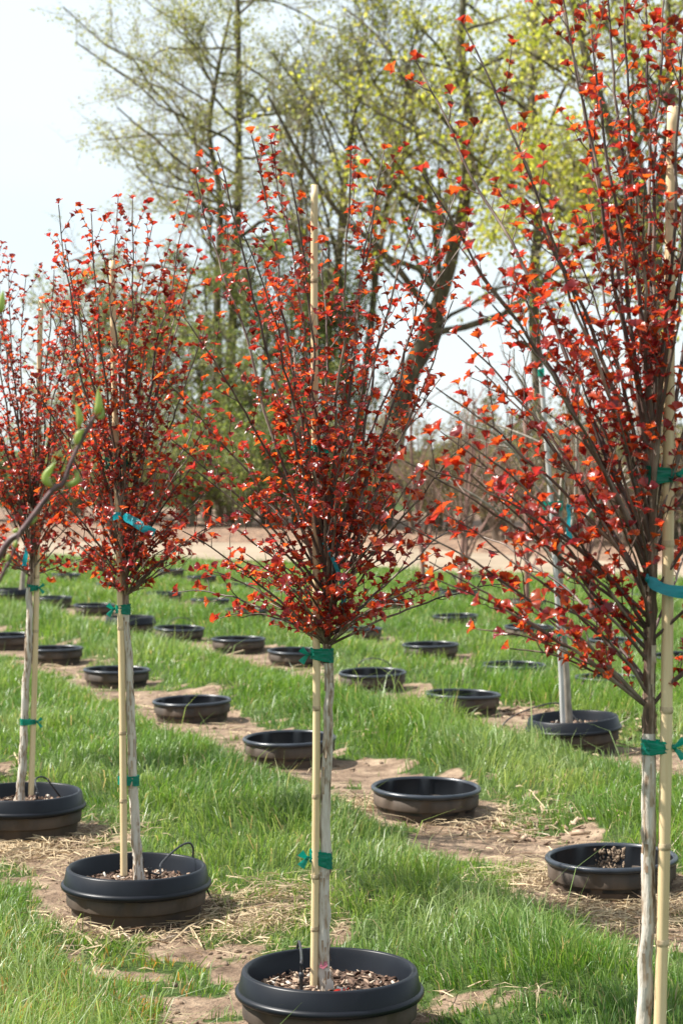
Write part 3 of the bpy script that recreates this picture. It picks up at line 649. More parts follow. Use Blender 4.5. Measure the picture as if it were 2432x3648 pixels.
TIPS_L = [(1250,135,470,.04),(1200,210,490,.04),(1150,272,455,.03),(1120,305,460,.03),(1150,350,520),(1250,435,455,.04),(1250,455,585),(1280,430,650),(1300,470,760),(1200,150,560),(1280,110,700),(1250,170,640),(1150,230,560),(1180,390,560),(1330,480,900),(1330,490,1010),(1340,470,1130),(1360,460,1240,.14),(1370,430,1310,.2),(1370,160,1300,.2),(1350,140,1200,.12),(1340,90,1080),(1320,100,950),(1300,60,850),(1150,330,640),(1200,300,750),(1250,200,800),(1250,380,800),(1300,340,950),(1300,240,950),(1320,400,1000),
 (1340,250,1180,.12,-.25),(1340,330,1200,.12,-.25),(1320,210,1080,.1,-.22),(1320,370,1090,.1,-.2),(1300,290,1020,.1,-.2),(1340,300,1250,.15,.25),(1320,180,1130,.1,.25),(1330,420,1180,.1,.2),(1300,140,880,.08,.2)]
TIPS_L += [(1375,255,1330,.12,-.06),(1372,315,1325,.12,-.06),(1372,350,1300,.12,.05),(1370,225,1290,.12,.05),(1370,290,1300,.1,-.12)]
TIPS_C += [(1430,985,1180,.08),(1400,960,1080,.08),(1440,1000,1335,.16),(1430,480,1180,.08),(1400,450,1080,.08),(1440,470,1310,.18),(1445,590,1380,.2),(1440,930,1390,.2)]
TIPS_L += [(1340,520,1090,.1),(1350,515,1190,.12),(1330,500,950,.08)]
TIPS_R += [(1500,1020,1180,.08),(1540,1100,1230,.1),(1450,930,1060,.08),(1500,1080,1090,.08),(1420,1010,990,.08),(1560,1140,1330,.12)]
TIPS_F = [(1200,-10,530,.04),(1180,20,610),(1150,60,640),(1180,125,620),(1200,150,680),(1200,190,640),(1230,-40,600),(1250,-80,700),(1250,170,780),(1280,200,900),(1290,210,1050),(1300,190,1180,.12),(1310,150,1290,.18),(1320,115,1330,.22),(1290,-100,850),(1290,-110,1000),(1300,-90,1200,.12),(1310,-40,1310,.2),(1200,20,800),(1200,100,800),(1220,60,900),(1250,130,1000),(1250,0,1000),
 (1300,40,1150,.12,-.25),(1300,110,1150,.12,-.22),(1280,150,930,.1,-.2),(1280,-20,920,.1,-.2),(1300,70,1230,.15,.2),(1260,90,1050,.1,.2)]
GRP = 'staked red-leaved standard trees'
t = empty('red_leaved_tree', (float(U(1465, 0, 3.34)[0]), 3.34, .11), 'tallest red-leaved tree with shaggy brown trunk and a blue ribbon tied on', 'tree', GRP)
grow_red_tree(t, 3.34, [(1465, 2520), (1475, 2350), (1484, 2100), (1489, 1700), (1494, 1400), (1500, 1100), (1497, 960)], TIPS_R, 1, 300, .0125, dens=.66, leaf=.0235, bark='bark', nextra=0)
t = empty('red_leaved_tree', (float(U(748, 0, 4.54)[0]), 4.54, .11), 'red-leaved tree with white peeling trunk, pink tape at its base', 'tree', GRP)
grow_red_tree(t, 4.54, [(748, 2270), (744, 2150), (747, 2000), (750, 1800), (752, 1600), (753, 1480), (756, 1300), (752, 1150)], TIPS_C, 2, 300, .0125, dens=.86, leaf=.0225, nextra=14)
t = empty('red_leaved_tree', (float(U(318, 0, 5.72)[0]), 5.72, .1), 'red-leaved tree with a wide blue ribbon fluttering in its crown', 'tree', GRP)
grow_red_tree(t, 5.72, [(320, 2030), (314, 1950), (308, 1800), (297, 1600), (288, 1400), (284, 1250), (286, 1100)], TIPS_L, 3, 300, .0135, dens=.97, leaf=.0225, nextra=14)
t = empty('red_leaved_tree', (float(U(46, 0, 6.9)[0]), 6.9, .11), 'red-leaved tree whose pot has dry straw heaped in front', 'tree', GRP)
grow_red_tree(t, 6.9, [(46, 1840), (51, 1780), (57, 1650), (66, 1480), (71, 1350), (72, 1200), (66, 1080)], TIPS_F, 4, 300, .0135, dens=.97, leaf=.0225, nextra=16)
x4 = float(R1[4][0]); u4 = (x4/8.08*F+1216)/1.55102
t = empty('red_leaved_tree', (x4, 8.08, .11), 'farthest red-leaved tree of the row, past the straw heap', 'tree', GRP)
grow_red_tree(t, 8.08, [(u4, 1740), (u4+4, 1500), (u4+6, 1250), (u4+4, 1050)], [(a+20, (b-70)*.84+u4, (c-1300)*.86+1260, *e) for a, b, c, *e in TIPS_F], 5, 300, .0135, dens=.6, nextra=8)

# ------------------------------------------------------------------ bamboo stakes
def cane(base, top, r, label, nodes, group='bamboo stakes of the red trees'):
    base = np.array(base, float); top = np.array(top, float); e = empty('bamboo_stake', base, label, 'stake', group)
    n_ = 60; t = np.linspace(0, 1, n_)[:, None]; P = (top-base)*t
    P[:, 0] += .004*np.sin(t[:, 0]*5.0); R = r*(1.04-.14*t[:, 0])
    V, q_ = tubes(P, R, 18); c_ = len(V); V = np.vstack([V, P[-1:] + [0, 0, -.004]])
    capf = np.array([[c_-18+k, c_-18+(k+1) % 18, c_] for k in range(18)])
    obj('cane', mesh('cane', V, [q_, capf], M['bamboo'], True), e)
    for s in nodes:
        c0 = (top-base)*s; c0[0] += .004*math.sin(s*5.0); rr = r*(1.04-.14*s); hh = np.array([-.006, -.003, -.001, .0008, .003, .0055])
        V, q_ = tubes(np.repeat(c0[None], 6, 0) + np.stack([0*hh, 0*hh, hh], -1), rr*np.array([1.0, 1.05, 1.13, 1.05, 1.09, 1.0]) + .0003, 18)
        obj('cane_node', mesh('cane_node', V, q_, M['node'], True), e)
    return e
YO = .012
cane(U(1508, 2560, 3.325), U(1549, 245, 3.345), .0102, 'thick bamboo stake beside the tallest red tree', (.17, .265, .40, .565, .735, .90))
cane(U(721, 2262, 4.532), U(726, 425, 4.55), .0088, 'bamboo stake rising through the middle red tree, top end cut clean', (.07, .135, .235, .345, .58, .73, .88))
cane(U(285, 2010, 5.70), U(261, 598, 5.74), .0098, 'leaning bamboo stake of the red tree with the wide blue ribbon', (.12, .23, .40, .55, .7, .86))
cane(U(72, 1825, 6.90), U(97, 690, 6.92), .0098, 'bamboo stake leaning away from the trunk near the straw heap', (.15, .33, .44, .6, .78))
cane(np.array([x4+.03, 8.08, .11]), np.array([x4+.035, 8.1, 1.9]), .0095, 'bamboo stake of the farthest red tree in the row', (.2, .45, .7))

# ------------------------------------------------------------------ plastic ties and ribbons
def tie(d, y0, y1, xs, xt, rs, rt, label, side=-1, skew=.0, dys=0.0, matk='green_tape', tails=True):
    """band round stake (xs) and trunk (xt) between picture heights y0..y1, at depth d"""
    a = U(xs, (y0+y1)/2, d-dys); b = U(xt, (y0+y1)/2, d); h = (y1-y0)*1.55102/F*d
    c = (a+b)/2; e = empty('plant_tie', c, label, 'tie', 'plastic ties')
    ring = []
    n_ = 26
    pa, pb = (a, b) if a[0] < b[0] else (b, a); ra, rb = (rs, rt) if a[0] < b[0] else (rt, rs)
    for k in range(n_):
        an = math.pi/2 + math.pi*k/(n_-1); ring.append((pa[0]+(ra+.0016)*math.cos(an), pa[1]+(ra+.0016)*math.sin(an), 0))
    for k in range(n_):
        an = -math.pi/2 + math.pi*k/(n_-1); ring.append((pb[0]+(rb+.0016)*math.cos(an), pb[1]+(rb+.0016)*math.sin(an), 1))
    ring = np.array(ring); m_ = len(ring); nv = 9; V = []
    for j in range(nv):
        v = j/(nv-1)-.5; w_ = .0012*np.sin(np.arange(m_)*.9 + j*2.1) + .0009*math.sin(j*2.7)
        out = norm(ring[:, :2] - c[:2]); taper = np.where(ring[:, 2] < .5, .78 if side < 0 else 1.0, 1.0 if side < 0 else .78)
        z = v*h*taper + skew*h*(ring[:, 0]-c[0])/.03 + .0008*np.sin(np.arange(m_)*1.7)
        V.append(np.stack([ring[:, 0]+out[:, 0]*w_-c[0], ring[:, 1]+out[:, 1]*w_-c[1], z], -1))
    V = np.array(V).reshape(-1, 3); i = np.arange(nv*m_).reshape(nv, m_)
    q_ = np.stack([i[:-1], np.roll(i[:-1], -1, 1), np.roll(i[1:], -1, 1), i[1:]], -1).reshape(-1, 4)
    obj('band', mesh('band', V, q_, M[matk], True), e)
    if tails:
        end = pa if side < 0 else pb; re = ra if side < 0 else rb; kx = end[0] + side*(re+.003) - c[0]; ky = end[1] - .004 - c[1]
        kb = np.array([[kx, ky, 0.004], [kx+side*.004, ky-.002, 0], [kx+side*.003, ky, -.004]])
        V, q_ = tubes(resample(kb, 7), np.array([.0012, .0036, .0045, .005, .0045, .003, .001]), 9); obj('knot', mesh('knot', V, q_, M[matk], True), e)
        for s, ln, up in ((1, .020, .014), (-1, .019, -.018)):
            P = np.array([[kx+side*.003, ky-.001, .001*s], [kx+side*(.004+ln*.35), ky-.004, up*.4], [kx+side*(.004+ln*.8), ky-.006, up*1.0]]); P = resample(P, 6)
            wv = np.linspace(.0022, .0075, 6)*h/.030; perp = norm(np.cross(np.gradient(P, axis=0), [0, 1, 0]))
            mid = P + np.array([0, -.003, 0]); V = np.stack([P-perp*wv[:, None], mid, P+perp*wv[:, None]], 1).reshape(-1, 3); i = np.arange(18).reshape(6, 3)
            obj('tail', mesh('tail', V, np.stack([i[:-1, :-1], i[:-1, 1:], i[1:, 1:], i[1:, :-1]], -1).reshape(-1, 4), M[matk], True), e)
    return e
tie(3.34, 1070, 1112, 1533, 1499, .0100, .0092, 'green plastic tie with knot, high on the tallest red tree', side=1, dys=.006)
tie(3.34, 1697, 1733, 1522, 1490, .0103, .0115, 'green plastic tie below the lowest branches of the tallest red tree', side=1, dys=.006)
tie(4.54, 1487, 1519, 723, 752, .0086, .0120, 'green plastic tie with bow just under the middle tree crown', skew=-.1)
tie(4.54, 1952, 1989, 722, 748, .0089, .0130, 'green plastic tie low on the white trunk of the middle tree', skew=-.2)
tie(4.54, 1020, 1040, 725, 752, .0084, .0085, 'green plastic tie hidden inside the middle tree crown', dys=.004)
tie(5.72, 1387, 1411, 275, 289, .0095, .0125, 'green plastic tie under the crown of the blue-ribboned tree')
tie(5.72, 1781, 1804, 281, 308, .0098, .0138, 'plain green plastic band low on the blue-ribboned tree', tails=False)
tie(5.72, 1052, 1072, 269, 286, .0092, .009, 'green plastic tie inside the blue-ribboned crown')
tie(6.90, 1342, 1358, 81, 71, .0096, .0115, 'green plastic tie under the crown beyond the straw heap', side=1)
tie(6.90, 1650, 1665, 76, 57, .0097, .0135, 'green plastic tie halfway up the trunk beyond the straw heap', side=1)

def ribbon(name, pts, wd, label, matk='blue_tape', twist=0.0, up=(0, .15, 1)):
    P = resample(np.array(pts), 16); t = np.linspace(0, 1, 16); b0 = P[0].copy()
    e = empty(name, b0, label, 'ribbon', 'flagging ribbons')
    g = norm(np.gradient(P, axis=0)); perp = norm(np.cross(g, np.cross(np.array(up, float)[None], g)))
    perp = norm(perp + np.array([0, 1, 0])*(.5*np.sin(t*5+twist))[:, None]); w_ = wd*np.interp(t, [0, .12, 1], [.35, 1, 1])
    V = np.stack([P-b0+perp*(w_/2*s)[:, None] + np.array([0, -.003*(1-abs(s)), 0]) for s in (-1, -.4, .4, 1)], 1).reshape(-1, 3); i = np.arange(64).reshape(16, 4)
    obj('streamer', mesh('streamer', V, np.stack([i[:-1, :-1], i[:-1, 1:], i[1:, 1:], i[1:, :-1]], -1).reshape(-1, 4), M[matk], True), e)
    kn = np.array([[0, -.002, wd*.35], [-.002, -.004, 0], [0, -.002, -wd*.35]]); V, q_ = tubes(resample(kn, 6), np.array([.001, .003, .0035, .0035, .003, .001]), 8)
    obj('knot', mesh('knot', V, q_, M[matk], True), e); return e
ribbon('flagging_ribbon', [U(1486, 1328, 3.318), U(1510, 1347, 3.312), U(1540, 1357, 3.31), U(1580, 1360, 3.32), U(1630, 1352, 3.33)], .021, 'blue flagging ribbon streaming past the thickest bamboo stake')
ribbon('flagging_ribbon', [U(280, 1184, 5.66), U(305, 1196, 5.6), U(330, 1212, 5.58), U(356, 1224, 5.57)], .026, 'wide blue flagging ribbon fluttering from a red crown')
ribbon('flagging_ribbon', [U(284, 1186, 5.69), U(268, 1184, 5.66), U(255, 1190, 5.65)], .022, 'short blue ribbon end beside a bamboo stake')
ribbon('flagging_ribbon', [U(745, 1248, 4.515), U(760, 1275, 4.50), U(775, 1310, 4.50), U(786, 1345, 4.5), U(790, 1400, 4.5)], .011, 'narrow teal ribbon dangling inside the middle red crown', up=(1, .4, .1))
ribbon('flagging_ribbon', [U(66, 1245, 6.87), U(60, 1275, 6.86), U(56, 1300, 6.86)], .016, 'small blue ribbon hanging beside the trunk beyond the straw heap', up=(1, .4, .1))
# pink tape scrap at the foot of the middle trunk
def scrap(pts_uv, d, label):
    e0 = U(*pts_uv[0], d); e = empty('tape_scrap', e0, label, 'tape')
    V = np.array([U(a, b, d + (k % 2)*.004) for k, (a, b) in enumerate(pts_uv)]) - e0
    obj('strip', mesh('strip', V, np.array([[0, 1, 3, 2], [2, 3, 5, 4]]), M['pinkflag'], True), e)
scrap([(733, 2222), (737, 2208), (742, 2226), (746, 2207), (752, 2218), (750, 2206)], 4.521, 'torn pink tape scrap at the base of the white trunk')

# ------------------------------------------------------------------ drip tubes
def drip(pts, label, emitter=None, r=.0032):
    P = resample(np.array(pts), 30); b0 = P[0]; e = empty('drip_tube', b0, label, 'tube', 'drip irrigation tubes')
    V, q_ = tubes(P-b0, np.full(30, r), 8); obj('hose', mesh('hose', V, q_, M['tube'], True), e)
    if emitter is not None:
        p_ = np.array(emitter) - b0; zz = np.array([.050, .049, .036, .0355, .034, .010, 0, -.02]); rr = np.array([.003, .0058, .0058, .0065, .0042, .0045, .004, .0008])
        V, q_ = tubes(p_ + np.stack([0*zz, 0*zz, zz], -1), rr, 10); em = obj('emitter_stake', mesh('emitter_stake', V, q_, M['tube'], True), e)
        V, q_ = tubes(p_ + np.stack([0*zz[:3], 0*zz[:3]-.001, np.array([.047, .0415, .038])], -1), np.array([.0062, .0070, .0062]), 10); obj('emitter_cap', mesh('emitter_cap', V, q_, M['tube'], True), em)
pc = np.array([R1[1][0], R1[1][1], .166])
em = U(692, 2246, 4.50); em[2] = .118
drip([pc + [-.09, .30, -.155], pc + [-.085, .215, -.06], pc + [-.075, .195, .012], pc + [-.068, .13, .006], em + [0, .01, .075], em + [0, 0, .048]], 'black drip tube and emitter stake in the middle tree pot', em)
pl = np.array([R1[2][0], R1[2][1], .153])
em = pl + np.array([.04, -.02, -.05])
drip([pl + [.21, .16, -.14], U(447, 1985, 5.85), U(444, 1948, 5.84), U(432, 1936, 5.83), U(405, 1950, 5.80), U(370, 1985, 5.74), em + [.03, 0, .03], em + [0, 0, .035]], 'black drip tube arching in a high loop over a pot rim', em)
pf = np.array([R1[3][0], R1[3][1], .165])
em = pf + np.array([.05, -.02, -.05])
drip([pf + [.16, .20, -.14], U(117, 1800, 7.0), U(110, 1790, 7.0), U(95, 1784, 6.98), U(82, 1792, 6.95), em + [0, 0, .05]], 'small black drip tube loop in the pot beyond the straw heap', em)
for (ux, uy, d0, lb) in ((412, 1440, 0, 'thin drip tube arching behind an empty pot in the grey tree row'), (858, 1542, 0, 'low drip tube arch over an empty pot left of the grey-trunked tree')):
    p_ = solve(ux*1.55102, uy*1.55102, .115); x, y = p_; z = float(gbase(y))+.115
    drip([(x-.12, y+.22, z-.12), (x-.09, y+.2, z+.02), (x, y+.17, z+.06), (x+.1, y+.16, z+.02), (x+.13, y+.15, z-.12)], lb)
gp = planted_far[0]; gx_, gy_ = gp[1], gp[2]; gzr = float(gbase(gy_))+.165
drip([(gx_-.33, gy_-.02, gzr-.13), (gx_-.31, gy_-.02, gzr-.03), (gx_-.2, gy_+.06, gzr+.02), (gx_-.05, gy_+.1, gzr+.045), (gx_+.03, gy_+.05, gzr-.03)], 'drip tube reaching into the grey-trunked tree pot', (gx_-.33, gy_-.02, gzr-.17))

# ------------------------------------------------------------------ fallen sticks
def stick(pts, r, label, name='fallen_stick', matk='stick', side=None):
    P = resample(np.array(pts), 24); b0 = P[0].copy(); e = empty(name, b0, label, 'stick', 'fallen sticks')
    P = P + np.stack([fbm(np.arange(24)*.6, np.zeros(24)+k, 7)-.5 for k in (1, 2, 3)], -1)*.008
    R = np.interp(np.linspace(0, 1, 24), [0, .5, 1], [r*.6, r, r*.5]); V, q_ = tubes(P-b0, R, 7); obj('shaft', mesh('shaft', V, q_, M[matk], True), e)
    for k in (7, 15):
        Q = np.array([P[k], P[k] + [.012, -.006, .02], P[k] + [.016, -.008, .045]]); V, q_ = tubes(resample(Q, 5)-b0, np.linspace(r*.6, .0006, 5), 5); obj('side_twig', mesh('side_twig', V, q_, M[matk], True), e)
def gp_(px, py, lift=.006):
    d = CAM_H*F/(py-1600)
    for _ in range(8):
        x = (px-1216)/F*d; d = (CAM_H - gz(x, d) - lift)*F/(py-1600)
    x = (px-1216)/F*d; return np.array([x, d, gz(x, d)+lift])
sc = lambda a, b: gp_(200+a/2.613, 2950+b/2.613)
stick([sc(180, 860), sc(430, 885), sc(580, 935), sc(740, 1080)], .0035, 'pale grey twig lying in front of the looped-tube pot')
stick([sc(770, 1080), sc(1050, 1025), sc(1300, 920), sc(1568, 830)], .0030, 'thin bent twig lying on the dirt right of the looped-tube pot')
s2 = lambda a, b: gp_(1450+a/1.597, 1900+b/1.597)
tp = s2(1000, 1180); stick([tp, tp + [.09, .02, .09], W(1450+1040/1.597, 1900+1040/1.597, tp[1]+.02)], .0035, 'dry stalk leaning against the tilted pot of the grey-trunked tree')
tp = s2(1040, 1175); stick([tp, tp + [.06, .01, .1], W(1450+1130/1.597, 1900+980/1.597, tp[1])], .0035, 'steep dry stalk standing by the tilted pot of the grey-trunked tree')
stick([s2(1060, 1160), s2(1200, 1110) + [0, 0, .02], s2(1370, 1030) + [0, 0, .03]], .0035, 'long dry stalk lying beyond the tilted pot')
stick([gp_(1770, 2925), gp_(1830, 2950), gp_(1900, 2965), gp_(1960, 2975)], .0040, 'forked pale stick on the bare dirt between two empty pots')
stick([gp_(860, 3510), gp_(960, 3522), gp_(1055, 3520)], .002, 'dark thin twig on the soil by the middle pot')

# ------------------------------------------------------------------ budding sapling close to the camera
e = empty('budding_sapling', (-.80, 2.45, gz(-.8, 2.45)), 'out-of-focus dark sapling with pale green swelling buds, left of the red trees', 'sapling')
b0 = np.array(e.location); cp = lambda a, b, d=2.45: W(a/1.68, 700+b/1.68, d)
main = [b0, b0 + [.08, 0, .35], np.array([-.62, 2.45, .78]), np.array([-.50, 2.45, 1.06]), cp(0, 2150), cp(130, 2005), cp(320, 1755), cp(378, 1718), cp(440, 1560), cp(520, 1400), cp(570, 1310)]
P = resample(main, 70); V, q_ = tubes(P-b0, np.interp(np.linspace(0, 1, 70), [0, .4, .7, 1], [.008, .0044, .0031, .0022]), 9); obj('stem', mesh('stem', V, q_, M['stem'], True), e)
for pts, r in (([np.array([-.62, 2.45, .78]), np.array([-.53, 2.44, .97]), cp(0, 2295, 2.44), cp(60, 2180, 2.44), cp(98, 2080, 2.44), cp(130, 1990, 2.44)], .0022), ([np.array([-.62, 2.45, .78]), np.array([-.56, 2.47, 1.2]), cp(-60, 1100, 2.47), cp(-10, 760, 2.47), cp(6, 690, 2.47)], .0022)):
    P = resample(pts, 30); V, q_ = tubes(P-b0, np.linspace(r*1.3, r*.6, 30), 7); obj('side_stem', mesh('side_stem', V, q_, M['stem'], True), e)
def bud(pts, r, d=2.45):
    P = resample(np.array([cp(a, b, d) for a, b in pts]), 14); R = r*np.array([.35, .5, .65, .85, 1, 1.05, 1.05, 1, .95, .85, .7, .5, .3, .08])
    V, q_ = tubes(P-b0, R*.66, 9); s = np.linspace(0, 1, 14).repeat(9)[:, None]
    c = np.array([.30, .16, .07])*(1-np.minimum(1, s*4)) + np.array([.36, .42, .13])*np.minimum(1, s*4); c = c*(1-.4*s) + np.array([.26, .36, .10])*.4*s
    obj('bud', mesh('bud', V, q_, M['bud'], True, c), e)
bud([(572, 1310), (592, 1250), (588, 1150)], .0072); bud([(578, 1322), (612, 1315), (620, 1255)], .0045); bud([(470, 1390), (478, 1320), (455, 1232)], .0064); bud([(468, 1500), (470, 1430), (505, 1395)], .0070)
bud([(318, 1745), (275, 1680), (335, 1588)], .0078); bud([(385, 1725), (455, 1705), (468, 1640)], .0062); bud([(185, 1970), (210, 1935), (232, 1915)], .0040); bud([(128, 2005), (95, 2000), (75, 2010)], .0040)
bud([(92, 2110), (95, 2080), (108, 2050)], .0045, 2.44); bud([(48, 2195), (48, 2160), (62, 2130)], .0038, 2.44); bud([(6, 700), (8, 650), (22, 560)], .0075, 2.47); bud([(22, 2270), (45, 2240), (40, 2215)], .003, 2.44)

# ------------------------------------------------------------------ woody plants behind
def children(P, R, n_, t0, t1, ang, lr, K, r_, up=.25, wig=.12, rr=.55, lenvar=.35, minr=.003):
    T, Kp, _ = P.shape; seg = np.linalg.norm(np.diff(P, axis=1), axis=2).sum(1)
    t = (t0 + (t1-t0)*(np.arange(n_)[None] + r_.uniform(0, 1, (T, n_)))/n_).reshape(-1); par = np.repeat(np.arange(T), n_)
    f = t*(Kp-1); i = np.minimum(f.astype(int), Kp-2); w_ = (f-i)[:, None]
    B = P[par, i]*(1-w_) + P[par, i+1]*w_; tg = norm(P[par, i+1]-P[par, i]); rad = R[par, i]*(1-w_[:, 0]) + R[par, i+1]*w_[:, 0]
    rv = norm(r_.normal(size=B.shape)); side = norm(np.cross(tg, rv)); a = ang*r_.uniform(.7, 1.3, len(B))[:, None]
    d = norm(tg*np.cos(a) + side*np.sin(a) + np.array([0, 0, up*.4]))
    L_ = seg[par]*lr*(1.05-.6*(t-t0)/max(1e-6, t1-t0))*r_.uniform(1-lenvar, 1+lenvar, len(B))
    out = [B]; cur = B.copy(); dd = d.copy()
    for k in range(1, K):
        dd = norm(dd + r_.normal(0, wig, dd.shape) + np.array([0, 0, up*.12])); cur = cur + dd*(L_/(K-1))[:, None]; out.append(cur)
    CP = np.stack(out, 1); r0 = np.maximum(minr, np.minimum(rad*rr, L_*.022)); CR = r0[:, None]*np.linspace(1, .35, K)[None]
    return CP, np.maximum(CR, minr*.5)
def leaf_quads(P, n_, size, r_, spread, cols, droop=0.0):
    T, K, _ = P.shape; par = np.repeat(np.arange(T), n_); f = r_.uniform(.15, 1, len(par))*(K-1); i = np.minimum(f.astype(int), K-2); w_ = (f-i)[:, None]
    B = P[par, i]*(1-w_) + P[par, i+1]*w_ + r_.normal(0, spread, (len(par), 3))
    a = norm(r_.normal(size=B.shape) + [0, 0, -droop]); b = norm(np.cross(a, r_.normal(size=B.shape))); s = (size*r_.uniform(.5, 1.4, len(B)))[:, None]
    nrm = np.cross(a, b); V = np.stack([B-a*s*.5, B+b*s*.33+nrm*s*.1, B+a*s*.5, B-b*s*.33+nrm*s*.1], 1).reshape(-1, 3)
    Q = np.arange(len(B)*4).reshape(-1, 4); Tt = np.concatenate([Q[:, [0, 1, 2]], Q[:, [0, 2, 3]]])
    c = np.array(cols)[r_.integers(0, len(cols), len(B))]*r_.uniform(.75, 1.25, (len(B), 1))
    return V, Tt, np.repeat(c, 4, 0)
def bg_tree(name, label, trunks, seed, leafcols, leafsize, nleaf, n1=16, n2=9, n3=7, group='trees beyond the path', bark='mossbark', twigm='bgtwig', l1=.42, l2=.40, l3=.45, up=.3, t0=.3, ang=.9, droop=.2, spread=.07, minr=.006, w1=.16):
    r_ = np.random.default_rng(seed); base = np.array(trunks[0][0][0], float); e = empty(name, base, label, 'tree', group)
    TP, TR = [], []
    for pts, r0, r1 in trunks:
        P = resample(pts, 24); P[:, 0] += .10*(fbm(np.arange(24)*.45, np.zeros(24), seed)-.5); TP.append(P); TR.append(np.interp(np.linspace(0, 1, 24), [0, .08, 1], [r0*1.35, r0, r1]))
    for k, (P, R) in enumerate(zip(TP, TR)):
        V, q_ = tubes(P-base, R, 10); obj('trunk', mesh('trunk', V, q_, M[bark], True), e)
    P0 = np.stack(TP); R0 = np.stack(TR)
    P1, R1_ = children(P0, R0, n1, t0, .98, ang, l1, 9, r_, up, w1, .5)
    for k in range(len(P1)):
        V, q_ = tubes(P1[k]-base, R1_[k], 6); obj('limb', mesh('limb', V, q_, M[bark], True), e)
    P2, R2_ = children(P1, R1_, n2, .2, 1, .8, l2, 6, r_, up, .16, .55, minr=minr)
    P3, R3_ = children(P2, R2_, n3, .15, 1, .75, l3, 4, r_, up*.6, .18, .6, minr=minr*.7)
    b = Bag().add(*tubes(P2-base, R2_, 3)).add(*tubes(P3[:, [0, 2, 3]] - base, R3_[:, [0, 2, 3]], 3)); tag(obj('twigs', b.mesh('twigs', M[twigm]), e), kind='stuff')
    if nleaf:
        V, T_, C = leaf_quads(P3, nleaf, leafsize, r_, spread, leafcols, droop); V2, T2, C2 = leaf_quads(P2, nleaf, leafsize, r_, spread, leafcols, droop)
        fb = Bag().add(V-base, T_, C).add(V2-base, T2, C2); tag(obj('foliage', fb.mesh('foliage', M['bgleaf']), e), kind='stuff')
    return e
YG = [(.22, .24, .05), (.27, .28, .07), (.17, .20, .04), (.30, .29, .10)]
MAP = [(.30, .33, .04), (.36, .37, .06), (.24, .28, .035), (.38, .36, .09)]
GRN = [(.12, .16, .04), (.17, .21, .055), (.09, .13, .035), (.22, .24, .08)]
OLV = [(.13, .14, .05), (.17, .17, .06), (.10, .11, .04), (.22, .20, .09)]
def T_(uvs, d, dz=0): return [U(a, b, d + dd) for a, b, dd in uvs]
ZB = -.54 + BANK - .12
def bd(u, off):
    d = 40.0
    for _ in range(20): d = float(path_far((u*1.55102-1216)/F*d)) + off
    return d
def foot(u, d): p_ = U(u, 1200, d); p_[2] = ZB; return p_
# tall alder with two stems
bg_tree('alder_tree', 'tall slender alder with two dark stems and thin yellow-green leaves', [
  ([foot(515, 46)] + T_([(520, 1000, 0), (535, 700, .2), (548, 400, .3), (548, 150, .2), (540, -120, .2), (548, -330, 0)], 46), .14, .03),
  ([foot(512, 46.1)] + T_([(505, 950, .2), (498, 700, .4), (505, 450, .6), (480, 300, .8), (500, 150, .9), (530, 20, 1)], 46), .12, .03)], 101, YG, .065, 4, n1=24, n2=12, n3=9, l1=.33, t0=.34, ang=1.3, up=.06, w1=.26)
bg_tree('willow_tree', 'fine-twigged willow with upright greenish shoots behind the middle red tree', [
  ([foot(790, 44)] + T_([(790, 900, 0), (780, 600, 0), (800, 350, .3), (825, 180, .3), (840, 60, 0)], 44), .12, .02),
  ([foot(800, 44.3)] + T_([(830, 900, .2), (870, 600, .3), (900, 400, 0), (930, 200, 0), (960, 40, 0)], 44), .10, .02),
  ([foot(780, 44.6)] + T_([(740, 900, .2), (700, 650, 0), (690, 450, .3), (700, 300, .2), (715, 200, 0)], 44), .09, .02)], 102, [(.13, .15, .045), (.16, .18, .05), (.19, .19, .08)], .06, 4, n1=15, n2=9, n3=7, l1=.33, ang=.6, up=.4, minr=.005)
bg_tree('maple_tree', 'leaning mossy maple with bright yellow-green new leaves', [
  ([foot(870, 43)] + T_([(905, 950, 0), (965, 800, .1), (1030, 620, .2), (1068, 450, .2), (1075, 280, .3), (1060, 100, .2), (1070, -120, .4)], 43), .21, .06),
  ([foot(885, 43.2)] + T_([(940, 900, .3), (1000, 780, .6), (1010, 650, .9), (985, 450, 1), (955, 300, 1.2), (930, 120, 1.4)], 43), .12, .03)], 103, MAP, .10, 4, n1=17, n2=10, n3=7, l1=.40, l2=.42, up=.15, ang=1.1, droop=.9, spread=.16, t0=.3)
bg_tree('maple_tree', 'wide dark-limbed maple with yellow-green leaves behind the tallest red tree', [
  ([foot(1520, 37)] + T_([(1515, 950, 0), (1500, 750, .1), (1490, 600, .2), (1475, 480, .3), (1400, 300, .4), (1340, 120, .5), (1290, -80, .4)], 37), .24, .05),
  ([foot(1530, 37.2)] + T_([(1525, 900, .3), (1510, 700, .5), (1470, 600, .7), (1380, 530, .9), (1280, 500, 1.0), (1180, 470, 1.1)], 37), .16, .03),
  ([foot(1525, 37.1)] + T_([(1520, 900, .3), (1505, 700, .5), (1510, 450, .6), (1540, 250, .4), (1530, 50, .4), (1545, -150, .2)], 37), .16, .04)], 104, MAP, .10, 3, n1=15, n2=10, n3=7, l1=.34, l2=.42, up=.15, ang=1.05, droop=.9, spread=.16, t0=.32)
bg_tree('maple_tree', 'upright maple with pale new leaves between the two mossy maples', [
  ([foot(1235, 42)] + T_([(1235, 900, 0), (1225, 650, .2), (1240, 400, .3), (1220, 200, .2), (1235, 0, .1), (1230, -160, 0)], 42), .15, .03)], 105, MAP, .10, 3, n1=18, n2=10, n3=7, l1=.36, up=.2, ang=1.0, droop=.8, spread=.15, t0=.35)
